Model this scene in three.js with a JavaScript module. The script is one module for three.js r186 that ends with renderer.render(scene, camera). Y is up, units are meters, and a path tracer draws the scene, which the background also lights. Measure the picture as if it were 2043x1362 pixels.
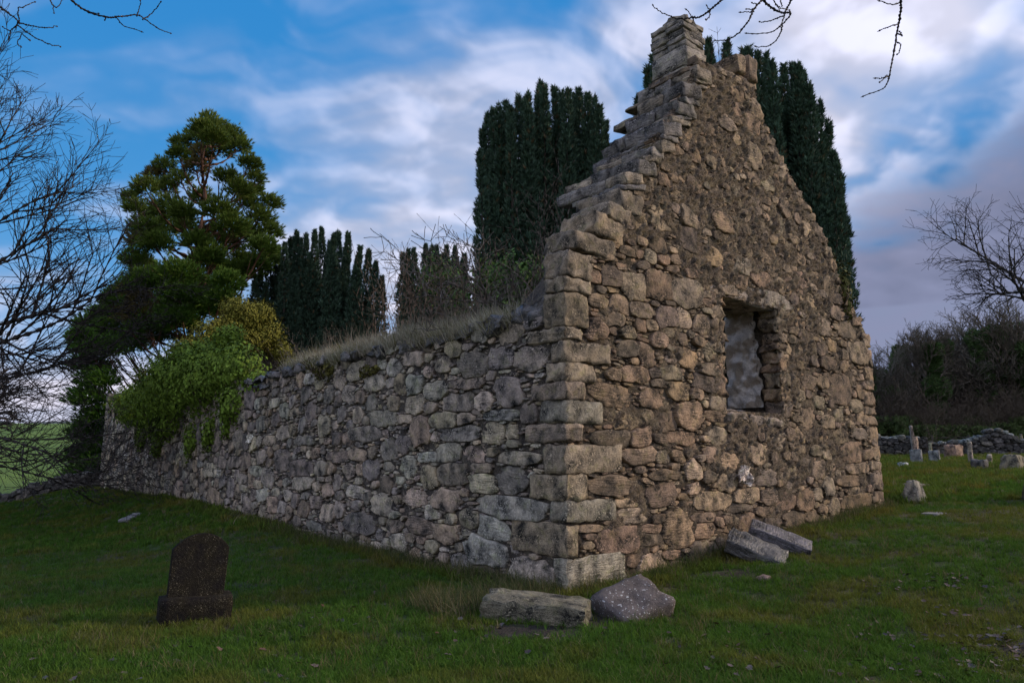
import * as THREE from 'three';
import { mergeGeometries } from 'three/addons/utils/BufferGeometryUtils.js';
import { createNoise2D, createNoise3D } from 'simplex-noise';

// ---------- camera, sky, sun, exposure ----------
const scene = new THREE.Scene();
const V = (x, y, z) => new THREE.Vector3(x, y, z);
const HEAD = V(0.647, 0, -0.7625).normalize(), RIGHT = V(0.7625, 0, 0.647).normalize();
const EYE = V(-5.46, 1.6, 5.53);
const PITCH = Math.atan(209 / 1400);
const camera = new THREE.PerspectiveCamera(2 * Math.atan(681 / 1400) * 180 / Math.PI, 1024 / 682, 0.1, 6000);
camera.position.copy(EYE);
camera.lookAt(EYE.clone().addScaledVector(HEAD, Math.cos(PITCH)).add(V(0, Math.sin(PITCH), 0)));
const renderer = new THREE.WebGLRenderer({ antialias: true });
renderer.toneMapping = THREE.LinearToneMapping;
renderer.toneMappingExposure = 1.3;
renderer.shadowMap.enabled = true;

function mulberry(a) { return () => { a = (a + 0x6d2b79f5) | 0; let t = Math.imul(a ^ (a >>> 15), 1 | a); t = (t + Math.imul(t ^ (t >>> 7), 61 | t)) ^ t; return ((t ^ (t >>> 14)) >>> 0) / 4294967296; }; }
let rnd = mulberry(12345);
const rr = (a, b) => a + (b - a) * rnd(), pick = (a) => a[Math.floor(rnd() * a.length)];
const n2 = createNoise2D(mulberry(7)), n3 = createNoise3D(mulberry(9));
const fbm = (x, y, o = 4) => { let s = 0, a = 0.5; for (let i = 0; i < o; i++) { s += a * n2(x, y); x = x * 2.03 + 17.1; y = y * 2.03 - 9.7; a *= 0.5; } return s; };
const fbm3 = (x, y, z, o = 4) => { let s = 0, a = 0.5; for (let i = 0; i < o; i++) { s += a * n3(x, y, z); x = x * 2.03 + 11.3; y = y * 2.03 - 5.1; z = z * 2.03 + 3.7; a *= 0.5; } return s; };
const sst = (a, b, x) => { const t = Math.min(1, Math.max(0, (x - a) / (b - a))); return t * t * (3 - 2 * t); };
const mixf = (a, b, t) => a + (b - a) * t;

{ // the sky: blue air, streaked cloud, a grey bank to the right, pale glow low down
  const W = 2048, H = 1024, data = new Float32Array(W * H * 4);
  const head = Math.atan2(HEAD.z, HEAD.x), D = Math.PI / 180;
  // soft masses of cloud: [azimuth from heading, elevation, half width, half height, tilt, strength] in degrees
  const masses = [[-5, 22, 15, 9, 25, 0.8], [10, 31, 16, 6, 35, 0.6], [-6, 14, 16, 6, 0, 0.95], [31, 31, 11, 7, 25, 1.3], [24, 24, 8, 6, 30, 1.0], [37, 36, 16, 7, 20, 1.3], [37, 26, 6, 2.5, 10, 0.6], [-30, 3.5, 15, 3.5, 0, 0.85], [-44, 9, 14, 3, 5, 0.5], [28, 16.5, 10, 2, 18, 0.45]];
  for (let j = 0; j < H; j++) {
    const el = ((j + 0.5) / H - 0.5) * 180;
    for (let i = 0; i < W; i++) {
      const round = ((i + 0.5) / W - 0.5) * 2 * Math.PI;
      let az = (round - head) / D; az = ((az + 540) % 360) - 180;
      const e = Math.max(0, el), ce = Math.cos(el * D), x = Math.cos(round) * ce, z = Math.sin(round) * ce, y = Math.sin(el * D);
      // blue, paler towards the horizon
      const k = Math.exp(-e / 17);
      let r = mixf(0.01, 0.12, k), g = mixf(0.165, 0.37, k), b = mixf(0.46, 0.65, k);
      // cloud on a high sheet, drawn out along one direction
      const s = 1 / (y + 0.22), px = x * s, pz = z * s, a1 = px * 0.82 + pz * 0.57, a2 = -px * 0.57 + pz * 0.82;
      const wx = fbm(a1 * 1.4 + 3, a2 * 1.4, 3) * 0.55;
      const streak = fbm(a1 * 1.1 + wx, a2 * 3.0 + wx, 6), puff = fbm(px * 4.5 + 40 + wx, pz * 4.5, 5);
      let m = 0.0;
      for (const [ma, me, w, h, t, st] of masses) {
        let da = az - ma; da = ((da + 540) % 360) - 180; const de = el - me, c = Math.cos(t * D), q = Math.sin(t * D), u = (da * c + de * q) / w, v = (-da * q + de * c) / h;
        m = Math.max(m, st * Math.exp(-(u * u + v * v) * 0.75));
      }
      const behind = sst(45, 95, Math.abs(az));
      m = Math.max(m, behind * 0.8);  // unseen cloud outside the view, added so whiter light reaches the side wall
      let c = sst(0.02, 1.15, m * 0.98 + streak * 0.34 + puff * 0.14 + 0.02);
      c = Math.min(1, c + 0.10 * sst(-0.2, 0.6, streak));
      const lit = 0.70 + 0.32 * sst(-0.3, 0.5, puff + streak * 0.5) + 0.2 * sst(12, 40, az) * sst(18, 30, el);
      r = mixf(r, 0.66 * lit, c * 0.94); g = mixf(g, 0.66 * lit, c * 0.94); b = mixf(b, 0.80 * lit, c * 0.94);
      // the low grey bank on the right, with a lighter upper edge
      const edge = 17.5 + (az - 26) * 0.42 + puff * 2.5 + streak * 2.2;
      const bank = sst(5, -6, el - edge) * sst(14, 22, az) * (1 - sst(80, 120, az)), rim = Math.exp(-(((el - edge) / 1.6) ** 2)) * sst(16, 24, az) * (1 - sst(60, 90, az));
      const gb = 1 + 0.2 * puff - 0.004 * az;
      r = mixf(r, 0.21 * gb, bank * 0.92); g = mixf(g, 0.215 * gb, bank * 0.92); b = mixf(b, 0.32 * gb, bank * 0.92);
      r += rim * 0.22 * (0.5 + puff); g += rim * 0.2 * (0.5 + puff); b += rim * 0.2 * (0.5 + puff);
      // pale warm band near the horizon
      const w = Math.exp(-e / 4.5) * (1 - bank) * 0.75;
      r = mixf(r, 0.62, w); g = mixf(g, 0.53, w); b = mixf(b, 0.58, w);
      const o = (j * W + i) * 4; data[o] = Math.max(0.005, r); data[o + 1] = Math.max(0.01, g); data[o + 2] = Math.max(0.02, b); data[o + 3] = 1;
    }
  }
  const t = new THREE.DataTexture(data, W, H, THREE.RGBAFormat, THREE.FloatType);
  t.mapping = THREE.EquirectangularReflectionMapping; t.magFilter = t.minFilter = THREE.LinearFilter; t.needsUpdate = true;
  scene.background = t; scene.environment = t;
}
const sun = new THREE.DirectionalLight(new THREE.Color().setRGB(1, 0.81, 0.60), 2.0);
sun.position.set(45, 22, 25); sun.target.position.set(0, 0, 0);
sun.castShadow = true; sun.shadow.radius = 14; sun.shadow.mapSize.set(2048, 2048);
Object.assign(sun.shadow.camera, { left: -45, right: 45, top: 45, bottom: -45, near: 1, far: 160 });
scene.add(sun, sun.target);

// ---------- helpers ----------
const taken = new Map();
function numbered(n) { const k = taken.get(n) ?? 0; taken.set(n, k + 1); return k ? n + '_' + String(k).padStart(3, '0') : n; }
function shade(o) { o.traverse((m) => { if (m.isMesh) m.castShadow = m.receiveShadow = true; }); return o; }
function thing(name, label, category, pos = [0, 0, 0], turn = 0, group) {
  const o = new THREE.Group(); o.name = numbered(name); o.position.set(...pos); o.rotation.y = turn;
  o.userData = { label, category }; if (group) o.userData.group = group; scene.add(o); return o;
}
function part(name, geo, mat, parent, kind) { const m = new THREE.Mesh(geo, mat); m.name = name; m.castShadow = m.receiveShadow = true; if (kind) m.userData.kind = kind; parent.add(m); return m; }
function solo(name, geo, mat, label, category, pos = [0, 0, 0], turn = 0, group) {
  const m = new THREE.Mesh(geo, mat); m.name = numbered(name); m.position.set(...pos); m.rotation.y = turn; m.castShadow = m.receiveShadow = true;
  m.userData = { label, category }; if (group) m.userData.group = group; scene.add(m); return m;
}
function structure(name, geo, mat) { const m = new THREE.Mesh(geo, mat); m.name = name; m.castShadow = m.receiveShadow = true; m.userData = { kind: 'structure' }; scene.add(m); return m; }
class Buf { // grows one indexed geometry
  constructor() { this.p = []; this.i = []; this.u = []; this.c = []; }
  v(x, y, z, u = 0, w = 0, c) { this.p.push(x, y, z); this.u.push(u, w); if (c) this.c.push(c[0], c[1], c[2]); return this.p.length / 3 - 1; }
  t(a, b, c) { this.i.push(a, b, c); }
  geo(normals = true) {
    const g = new THREE.BufferGeometry();
    g.setAttribute('position', new THREE.Float32BufferAttribute(this.p, 3)); g.setAttribute('uv', new THREE.Float32BufferAttribute(this.u, 2));
    if (this.c.length) g.setAttribute('color', new THREE.Float32BufferAttribute(this.c, 3));
    g.setIndex(this.i); if (normals) g.computeVertexNormals(); return g;
  }
}
function smoothNormals(g) { // welds by place, so that box faces with their own uv still shade as one surface
  const p = g.attributes.position, idx = g.index.array, acc = new Map(), key = (i) => Math.round(p.getX(i) * 5000) + ',' + Math.round(p.getY(i) * 5000) + ',' + Math.round(p.getZ(i) * 5000);
  const keys = Array.from({ length: p.count }, (_, i) => key(i)), a = V(), b = V(), c = V();
  for (let k = 0; k < idx.length; k += 3) {
    a.fromBufferAttribute(p, idx[k]); b.fromBufferAttribute(p, idx[k + 1]); c.fromBufferAttribute(p, idx[k + 2]); b.sub(a); c.sub(a); b.cross(c);
    for (let q = 0; q < 3; q++) { const kk = keys[idx[k + q]]; if (!acc.has(kk)) acc.set(kk, V()); acc.get(kk).add(b); }
  }
  const n = new Float32Array(p.count * 3);
  for (let i = 0; i < p.count; i++) acc.get(keys[i]).clone().normalize().toArray(n, i * 3);
  g.setAttribute('normal', new THREE.BufferAttribute(n, 3)); return g;
}
const paint = (g, c) => { const n = g.attributes.position.count, a = new Float32Array(n * 3); for (let i = 0; i < n; i++) a.set(c, i * 3); g.setAttribute('color', new THREE.BufferAttribute(a, 3)); return g; };
let blockSeed = 0;
// a hewn or broken stone: box with worn edges, uneven faces and box-projected uv in metres, base at y = 0
function roughBlock(w, h, d, { seg = [6, 4, 6], round = 0.04, rough = 0.02, freq = 3.5, layer = 0, color, taper = 0, uvs = 0.7 } = {}) {
  const g = new THREE.BoxGeometry(w, h, d, ...seg), p = g.attributes.position, n = g.attributes.normal, uv = g.attributes.uv, s = (blockSeed += 13.7), q = V(), o1 = rnd() * 9, o2 = rnd() * 9;
  const rd = Math.min(round, w / 2.2, h / 2.2, d / 2.2);
  for (let i = 0; i < p.count; i++) {
    q.fromBufferAttribute(p, i);
    const bx = Math.min(w / 2 - rd, Math.max(-w / 2 + rd, q.x)), by = Math.min(h / 2 - rd, Math.max(-h / 2 + rd, q.y)), bz = Math.min(d / 2 - rd, Math.max(-d / 2 + rd, q.z));
    const e = V(q.x - bx, q.y - by, q.z - bz), L = e.length(); if (L > rd) e.multiplyScalar(rd / L);
    q.set(bx + e.x, by + e.y, bz + e.z);
    const f = freq, k = rough * (fbm3(q.x * f + s, q.y * f, q.z * f, 3) * 1.5), k2 = rough * (fbm3(q.x * f, q.y * f + s, q.z * f + 5, 3) * 1.5), k3 = rough * (fbm3(q.x * f, q.y * f - 7, q.z * f + s, 3) * 1.5);
    const ly = layer * Math.sin(q.y * 70 + fbm(q.x * 3 + s, q.z * 3) * 5);
    const tp = 1 - taper * (q.y / h + 0.5);
    p.setXYZ(i, (q.x + k + ly * Math.sign(q.x)) * tp, q.y + k2 + h / 2, (q.z + k3 + ly * Math.sign(q.z)) * tp);
    const ax = Math.abs(n.getX(i)), ay = Math.abs(n.getY(i));
    uv.setXY(i, ((ax > 0.5 ? q.z : q.x) + o1) * uvs, ((ay > 0.5 ? q.z : q.y) + o2) * uvs);
  }
  if (color) paint(g, color);
  return smoothNormals(g);
}
function tube(B, pts, radii, sides, color) { // a tapering limb
  let prev = -1; const t = V(), a = V(), b = V(); let ref = V(0.31, 0.2, 0.93);
  for (let k = 0; k < pts.length; k++) {
    t.copy(pts[Math.min(k + 1, pts.length - 1)]).sub(pts[Math.max(k - 1, 0)]).normalize();
    if (Math.abs(t.dot(ref)) > 0.95) ref = V(0.9, 0.1, -0.3);
    a.crossVectors(t, ref).normalize(); b.crossVectors(t, a); ref = b.clone().cross(t).negate().lerp(ref, 0);
    ref = a.clone().cross(t).negate(); if (ref.lengthSq() < 1e-6) ref = V(0.3, 0.2, 0.9);
    const base = B.p.length / 3, r = radii[k];
    for (let s = 0; s < sides; s++) { const an = (s / sides) * 2 * Math.PI, c = Math.cos(an) * r, q = Math.sin(an) * r; B.v(pts[k].x + a.x * c + b.x * q, pts[k].y + a.y * c + b.y * q, pts[k].z + a.z * c + b.z * q, s / sides, k * 0.3, color); }
    if (prev >= 0) for (let s = 0; s < sides; s++) { const s1 = (s + 1) % sides; B.t(prev + s, base + s, prev + s1); B.t(prev + s1, base + s, base + s1); }
    prev = base;
  }
}
function instances(name, geo, mat, list, parent, kind) { // list: [matrix, color]
  const m = new THREE.InstancedMesh(geo, mat, list.length); m.name = name; m.castShadow = m.receiveShadow = true;
  list.forEach(([x, c], i) => { m.setMatrixAt(i, x); m.setColorAt(i, c); });
  if (kind) m.userData.kind = kind; parent.add(m); return m;
}
const col = (r, g, b) => new THREE.Color().setRGB(r, g, b);
const tint = (c, j) => { const k = 1 + rr(-j, j); return col(Math.max(0, c[0] * k * (1 + rr(-0.06, 0.06))), Math.max(0, c[1] * k), Math.max(0, c[2] * k * (1 + rr(-0.08, 0.08)))); };
const M4 = new THREE.Matrix4(), Q4 = new THREE.Quaternion(), UPV = V(0, 1, 0);
function pose(p, dir, scale, spin = rnd() * 6.283, sx = 1) { // +y of the piece along dir
  Q4.setFromUnitVectors(UPV, dir.clone().normalize()); const q = Q4.clone().multiply(new THREE.Quaternion().setFromAxisAngle(UPV, spin));
  return new THREE.Matrix4().compose(p, q, V(scale * sx, scale, scale * sx));
}

// ---------- textures and materials ----------
function dataTex(W, fn, srgb) {
  const d = new Uint8Array(W * W * 4);
  for (let j = 0; j < W; j++) for (let i = 0; i < W; i++) { const c = fn(i / W, j / W); const o = (j * W + i) * 4; for (let k = 0; k < 3; k++) d[o + k] = Math.max(0, Math.min(255, Math.round(255 * (srgb ? (c[k] <= 0.0031308 ? c[k] * 12.92 : 1.055 * Math.pow(Math.max(c[k], 0), 1 / 2.4) - 0.055) : c[k])))); d[o + 3] = 255; }
  const t = new THREE.DataTexture(d, W, W); t.wrapS = t.wrapT = THREE.RepeatWrapping; t.magFilter = t.minFilter = THREE.LinearFilter; t.colorSpace = srgb ? THREE.SRGBColorSpace : THREE.NoColorSpace; t.needsUpdate = true; return t;
}
// tiling noise: a torus walk through 3-D noise in each axis is costly, so the edges are blended instead
const tile = (fn) => (u, v) => { const b = 0.12, wu = sst(1 - b, 1, u), wv = sst(1 - b, 1, v); let a = fn(u, v); if (wu > 0) a = mixf(a, fn(u - 1, v), wu); if (wv > 0) { let c = fn(u, v - 1); if (wu > 0) c = mixf(c, fn(u - 1, v - 1), wu); a = mixf(a, c, wv); } return a; };
const grainN = tile((u, v) => fbm(u * 95, v * 95, 2) * 0.8 + fbm(u * 24, v * 24, 3) * 0.45), blotN = tile((u, v) => fbm(u * 4 + 5, v * 4, 5)), spotN = tile((u, v) => n2(u * 34 + 90, v * 34)), spotB = tile((u, v) => fbm(u * 5 + 60, v * 5, 3)), layN = tile((u, v) => fbm(u * 5 + 0.8 * v, v * 42 + 0.5 * n2(u * 3, v * 3), 4)), mossN = tile((u, v) => fbm(u * 6 + 200, v * 6, 5));
const cache = new Map();
const stoneLook = (layered) => (u, v) => {
  const g = grainN(u, v), b = blotN(u, v), l = layered ? layN(u, v) : 0, f = grainN(v, u);
  let k = 0.46 + g * 0.5 + b * 0.7 + l * 0.22 + f * 0.15;
  let c = [k * (1 + 0.06 * b), k, k * (1 - 0.08 * b)];
  const mo = sst(0.12, 0.5, mossN(u, v)) * 0.5; c = [mixf(c[0], k * 0.75, mo), mixf(c[1], k * 0.84, mo), mixf(c[2], k * 0.55, mo)];
  const li = sst(0.62, 0.74, spotN(u, v) + 0.4 * spotB(u, v) + 0.15 * g) * sst(-0.15, 0.2, spotB(u, v)); c = c.map((x) => mixf(x, 0.95 + 0.2 * g, li * 0.85));
  return c;
};
const stoneRelief = (layered) => (u, v) => { const h = 0.5 + grainN(u, v) * 0.3 + blotN(u, v) * 0.55 + (layered ? layN(u, v) * 0.3 : 0); return [h, h, h]; };
const texA = dataTex(768, stoneLook(false), true), bumpA = dataTex(768, stoneRelief(false)), texB = dataTex(768, stoneLook(true), true), bumpB = dataTex(768, stoneRelief(true));
const std = (o) => new THREE.MeshStandardMaterial({ roughness: 0.9, metalness: 0, ...o });
const stoneA = std({ map: texA, bumpMap: bumpA, bumpScale: 0.032, vertexColors: true, roughness: 0.88 });
const stoneB = std({ map: texB, bumpMap: bumpB, bumpScale: 0.02, vertexColors: true, roughness: 0.88 });
const wetSlate = std({ map: texB, bumpMap: bumpB, bumpScale: 0.02, vertexColors: true, roughness: 0.42 });
const earthLook = (u, v) => { const g = grainN(u, v), b = blotN(u, v), f = spotN(u, v); const k = 0.46 + g * 0.75 + b * 0.4 + Math.max(0, f - 0.45) * 0.8; return [k, k * (0.97 + 0.05 * b), k * (0.92 - 0.1 * b)]; };
const texE = dataTex(768, earthLook, true), bumpE = dataTex(768, (u, v) => { const h = 0.5 + grainN(u, v) * 0.5 + blotN(u, v) * 0.25 + spotN(u, v) * 0.12; return [h, h, h]; });
const mortar = std({ map: texE, bumpMap: bumpE, bumpScale: 0.05, vertexColors: true, roughness: 0.96 });
const soil = std({ map: texE, bumpMap: bumpE, bumpScale: 0.03, vertexColors: true, roughness: 0.97 });
const bark = std({ vertexColors: true, roughness: 0.92 });
const leafMat = new THREE.MeshPhysicalMaterial({ roughness: 0.7, specularIntensity: 0.35, side: THREE.DoubleSide });
const bladeMat = new THREE.MeshPhysicalMaterial({ roughness: 0.9, specularIntensity: 0.15, transmission: 0.35, thickness: 0, side: THREE.DoubleSide });

// ---------- terrain ----------
const MUD = [[-1.35, 0.95, 0.5, 0.26], [-0.62, 0.95, 0.22, 0.3], [1.9, 0.75, 0.3, 0.2], [1.5, 3.9, 0.5, 0.4], [-2.4, -2.6, 0.35, 0.15]];
const mud = (x, z) => MUD.reduce((m, [a, b, r, q]) => { const u = (x - a) * 0.76 + (z - b) * 0.65, v = (x - a) * -0.65 + (z - b) * 0.76; return Math.max(m, sst(1.15, 0.7, Math.hypot(u / r, v / q) + 0.5 * fbm(x * 4, z * 4, 3))); }, 0);
function groundY(x, z) {
  const s = V(x - EYE.x, 0, z - EYE.z), fwd = s.dot(HEAD), right = s.dot(RIGHT);
  let h = 1.25 * (1 - Math.exp(-Math.max(x, 0) / 14));
  h -= 0.12 * sst(4, 0, Math.abs(x - 2)) * sst(0.2, 3.5, z); // the turf falls away a little in front of the gable
  if (x < 0.5) {
    h -= 0.75 * sst(-0.6, -9, x) * sst(-4, -20, z) + 0.30 * sst(-0.7, -2.6, x) * sst(-2, -9, z);
    h += 0.17 * sst(-1.3, -0.1, x) * Math.exp(-(((z + 13.5) / 4.5) ** 2)) + 0.05;
  }
  h -= 0.7 * sst(-24.5, -29, z) * sst(9, 2, x);
  h += 0.05 * fbm(x * 0.35, z * 0.35, 3) + 0.018 * fbm(x * 1.7, z * 1.7, 2) * sst(60, 20, fwd);
  const far = Math.max(0, fwd - 44); // the land beyond the churchyard rises
  h += far * 0.045 * sst(10, -10, right) * (1 - 0.35 * sst(100, 400, far)) + far * 0.06 * sst(10, 40, right);
  if (far > 0) h += sst(0, 80, far) * 1.6 * fbm(x * 0.012, z * 0.012, 3);
  return h;
}
{
  const axis = []; let v = 0, s = 0.13; while (v < 1400) { axis.push(v); if (v > 9) s *= 1.055; v += s; } const line = [...axis.slice(1).reverse().map((a) => -a), ...axis];
  const B = new Buf(), n = line.length;
  for (let j = 0; j < n; j++) for (let i = 0; i < n; i++) {
    const x = line[i] - 1, z = line[j] - 1, y = groundY(x, z), dist = Math.hypot(x + 5, z - 5);
    const patch = sst(-0.15, 0.35, fbm(x * 0.6 + 9, z * 0.6, 4)), field = sst(38, 48, dist), a = fbm(x * 0.05, z * 0.05, 3);
    const turf = [mixf(0.05, 0.075, patch), mixf(0.08, 0.07, patch), mixf(0.02, 0.03, patch)], fld = [0.125 + 0.03 * a, 0.215 + 0.03 * a, 0.025];
    const mu = mud(x, z);
    B.v(x, y, z, x * 0.7, z * 0.7, turf.map((t, k) => 1.9 * mixf(mixf(t, fld[k], field), [0.035, 0.028, 0.022][k], mu)));
  }
  for (let j = 0; j < n - 1; j++) for (let i = 0; i < n - 1; i++) { const a = j * n + i; B.t(a, a + n, a + 1); B.t(a + 1, a + n, a + n + 1); }
  structure('ground', B.geo(), soil);
}
{ // far hills on the left horizon
  const B = new Buf(), N = 90;
  for (let k = 0; k <= N; k++) {
    const a = -55 + (k / N) * 120, th = a * Math.PI / 180, dir = HEAD.clone().multiplyScalar(Math.cos(th)).addScaledVector(RIGHT, Math.sin(th)), R = 1150;
    const p = EYE.clone().addScaledVector(dir, R), e = EYE.clone().addScaledVector(dir, R + 350), h = 44 + 16 * fbm(a * 0.09, 3, 4) + 8 * fbm(a * 0.5, 8, 3);
    B.v(p.x, -5, p.z, 0, 0, [0.1, 0.12, 0.09]); B.v(e.x, h, e.z, 0, 0, [0.09, 0.1, 0.09]);
    if (k) { const q = k * 2; B.t(q - 2, q, q - 1); B.t(q - 1, q, q + 1); }
  }
  structure('hills', B.geo(), std({ vertexColors: true }));
}
// ---------- the ruined chapel ----------
const chapel = thing('ruined_chapel', 'roofless stone chapel ruin with a tall gable and rectangular window hole', 'ruin');
const GP = [[0, -0.5], [8.06, -0.3], [8.03, 0.6], [7.93, 3.6], [7.62, 3.86], [7.3, 4.12], [6.98, 4.53], [6.5, 5.18], [5.7, 5.82], [5.09, 6.28], [4.7, 6.67], [4.42, 7.0], [4.38, 7.36], [3.42, 7.26], [2.77, 7.2], [2.71, 7.08], [2.18, 6.25], [1.66, 5.55], [1.3, 4.95], [1.02, 4.37], [0.55, 3.9], [0.2, 3.5], [0, 3.3]];
const WIN = { x0: 3.14, x1: 4.65, y0: 2.08, y1: 3.72 };
function inPoly(P, x, y) { let c = false; for (let i = 0, j = P.length - 1; i < P.length; j = i++) if ((P[i][1] > y) !== (P[j][1] > y) && x < ((P[j][0] - P[i][0]) * (y - P[i][1])) / (P[j][1] - P[i][1]) + P[i][0]) c = !c; return c; }
const inWin = (u, v, m = 0) => u > WIN.x0 - m && u < WIN.x1 + m && v > WIN.y0 - m && v < WIN.y1 + m;
const inGable = (u, v) => inPoly(GP, u, v) && !inWin(u, v);
const sideTop = (u) => 3.08 + 0.07 * n2(u * 0.8, 3) + 0.05 * n2(u * 3, 5) - 0.3 * Math.exp(-(((u - 9.3) / 0.5) ** 2)) - 0.45 * sst(10.2, 13, u) + 0.5 * sst(18, 22, u);
const inSide = (u, v) => u > 0 && u < 24.4 && v > -0.5 && v < sideTop(u);
const harl = (u, v) => sst(-0.05, 0.42, fbm(u * 0.75 + 31, v * 0.75, 3) * 0.9 + 0.42 * sst(3.6, 4.6, v) * sst(0.9, 1.7, u) * sst(7.6, 6.4, u) + 0.40 * sst(2.4, 3.0, u) * sst(6.9, 5.6, u) * sst(0.85, 1.3, v) - 0.03);
const gableBed = (u, v) => mixf(-0.03 + 0.04 * fbm(u * 4, v * 4, 4), 0.004 + 0.045 * fbm(u * 3.2 + 7, v * 3.2, 3) + 0.055 * fbm(u * 9, v * 12, 4), harl(u, v));
const sideHarl = (u, v) => 0.75 * sst(9, 20, u) + 0.35 * sst(0.1, 0.5, fbm(u * 0.6, v * 0.6 + 50, 3));
const sideBed = (u, v) => mixf(-0.03 + 0.04 * fbm(u * 4 + 80, v * 4, 4), -0.006 + 0.025 * fbm(u * 6 + 80, v * 6, 3), Math.min(1, sideHarl(u, v)));
const mapG = (u, v, d) => [u, v, d], mapS = (u, v, d) => [-d, v, -u];
const palette = { g: [[0.281, 0.202, 0.132], [0.297, 0.208, 0.126], [0.247, 0.172, 0.113], [0.224, 0.167, 0.122], [0.339, 0.253, 0.172], [0.198, 0.143, 0.099], [0.272, 0.187, 0.126], [0.265, 0.206, 0.139]], s: [[0.363, 0.305, 0.24], [0.33, 0.262, 0.206], [0.308, 0.262, 0.221], [0.418, 0.364, 0.284], [0.374, 0.289, 0.211], [0.253, 0.214, 0.181], [0.352, 0.321, 0.26], [0.374, 0.3, 0.23], [0.396, 0.332, 0.235]] };

const BIG_G = [[0.56,3.29,0.37,0.17],[0.96,3.3,0.33,0.22],[1.36,3.29,0.44,0.2],[1.21,3.57,0.44,0.38],[1.7,3.65,0.54,0.41],[2.33,3.64,0.67,0.42],[1.85,3.26,0.4,0.27],[0.51,2.94,0.33,0.24],[0.82,3.11,0.45,0.18],[0.84,2.97,0.19,0.13],[1.08,2.97,0.29,0.16],[1.71,2.94,0.29,0.19],[3.1,3.92,0.78,0.41],[3.68,4.0,0.45,0.24],[4.26,4.13,0.63,0.27],[0.79,2.19,0.76,0.28],[1.45,2.73,0.31,0.33],[1.2,2.47,0.5,0.21],[1.95,2.53,0.43,0.17],[2.09,2.3,0.49,0.25],[2.48,2.29,0.3,0.16],[1.49,2.18,0.47,0.24],[2.27,1.99,0.57,0.37],[1.77,1.91,0.46,0.26],[1.05,1.91,0.57,0.21],[0.77,1.68,0.66,0.21],[1.3,1.69,0.43,0.26],[2.12,1.7,0.61,0.18],[2.93,1.73,0.45,0.24],[2.76,2.44,0.73,0.21],[2.96,2.18,0.4,0.2],[2.93,2.0,0.54,0.15],[2.84,2.64,0.54,0.18],[1.21,1.49,0.66,0.18],[1.71,1.47,0.33,0.18],[2.02,1.48,0.27,0.17],[0.72,1.15,0.73,0.26],[1.18,1.07,0.37,0.18],[1.66,1.02,0.54,0.32],[1.74,1.25,0.55,0.12],[1.11,0.94,0.67,0.11],[1.11,0.79,0.62,0.18],[1.56,0.73,0.23,0.11],[1.97,0.57,0.61,0.46],[2.5,0.68,0.53,0.12],[2.52,0.52,0.45,0.21],[1.42,0.61,0.5,0.11],[0.82,0.53,0.74,0.3],[1.42,0.5,0.43,0.14],[0.39,0.7,0.4,0.08],[1.79,0.28,0.47,0.1],[2.48,0.2,0.6,0.37],[1.46,0.2,0.52,0.27],[1.93,0.12,0.34,0.16],[2.73,0.88,0.87,0.23],[3.58,0.91,0.64,0.23],[4.15,0.87,0.43,0.24],[3.4,0.76,0.54,0.11],[3.97,0.68,0.48,0.12],[4.62,0.79,0.59,0.26],[5.17,0.76,0.52,0.31],[3.63,0.55,0.61,0.23],[4.19,0.49,0.39,0.17],[4.85,0.51,0.57,0.23],[5.37,0.52,0.45,0.18],[6.96,1.51,0.87,0.37],[7.6,2.11,0.69,0.32],[6.11,2.0,0.46,0.24],[5.49,2.09,0.47,0.4],[7.28,1.82,0.52,0.21],[6.48,1.75,0.52,0.24],[7.0,1.01,1.61,0.18],[6.99,0.68,1.18,0.24],[7.08,1.22,1.01,0.16],[7.22,2.3,0.43,0.25],[7.55,2.57,0.64,0.26],[7.47,3.25,0.74,0.42],[7.13,3.64,0.76,0.31],[5.4,3.57,0.32,0.2],[6.2,2.98,0.56,0.23],[6.64,2.55,0.81,0.54],[5.51,4.32,0.44,0.27],[5.86,4.0,0.42,0.23],[5.61,1.52,0.32,0.17],[4.06,1.13,0.65,0.24],[3.04,6.61,0.6,0.36],[2.52,6.6,0.45,0.31],[2.83,6.86,0.53,0.3],[3.05,7.14,0.49,0.25],[4.21,6.65,0.5,0.32],[3.49,6.41,0.42,0.2],[2.63,5.67,0.27,0.23],[3.23,6.22,0.38,0.18],[4.63,6.61,0.38,0.35],[5.02,6.26,0.29,0.2],[5.06,6.09,0.4,0.22],[5.29,5.93,0.33,0.24],[1.37,4.45,0.26,0.27],[1.82,4.59,0.45,0.34],[2.52,4.75,0.52,0.32],[2.79,4.99,0.3,0.13],[3.27,4.82,0.49,0.31],[3.54,4.6,0.5,0.21],[3.85,4.84,0.22,0.18],[1.57,4.02,0.27,0.18],[4.22,6.12,0.43,0.41],[3.12,5.27,0.28,0.24],[3.37,6.0,0.24,0.14],[3.37,5.79,0.21,0.21]];
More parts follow.
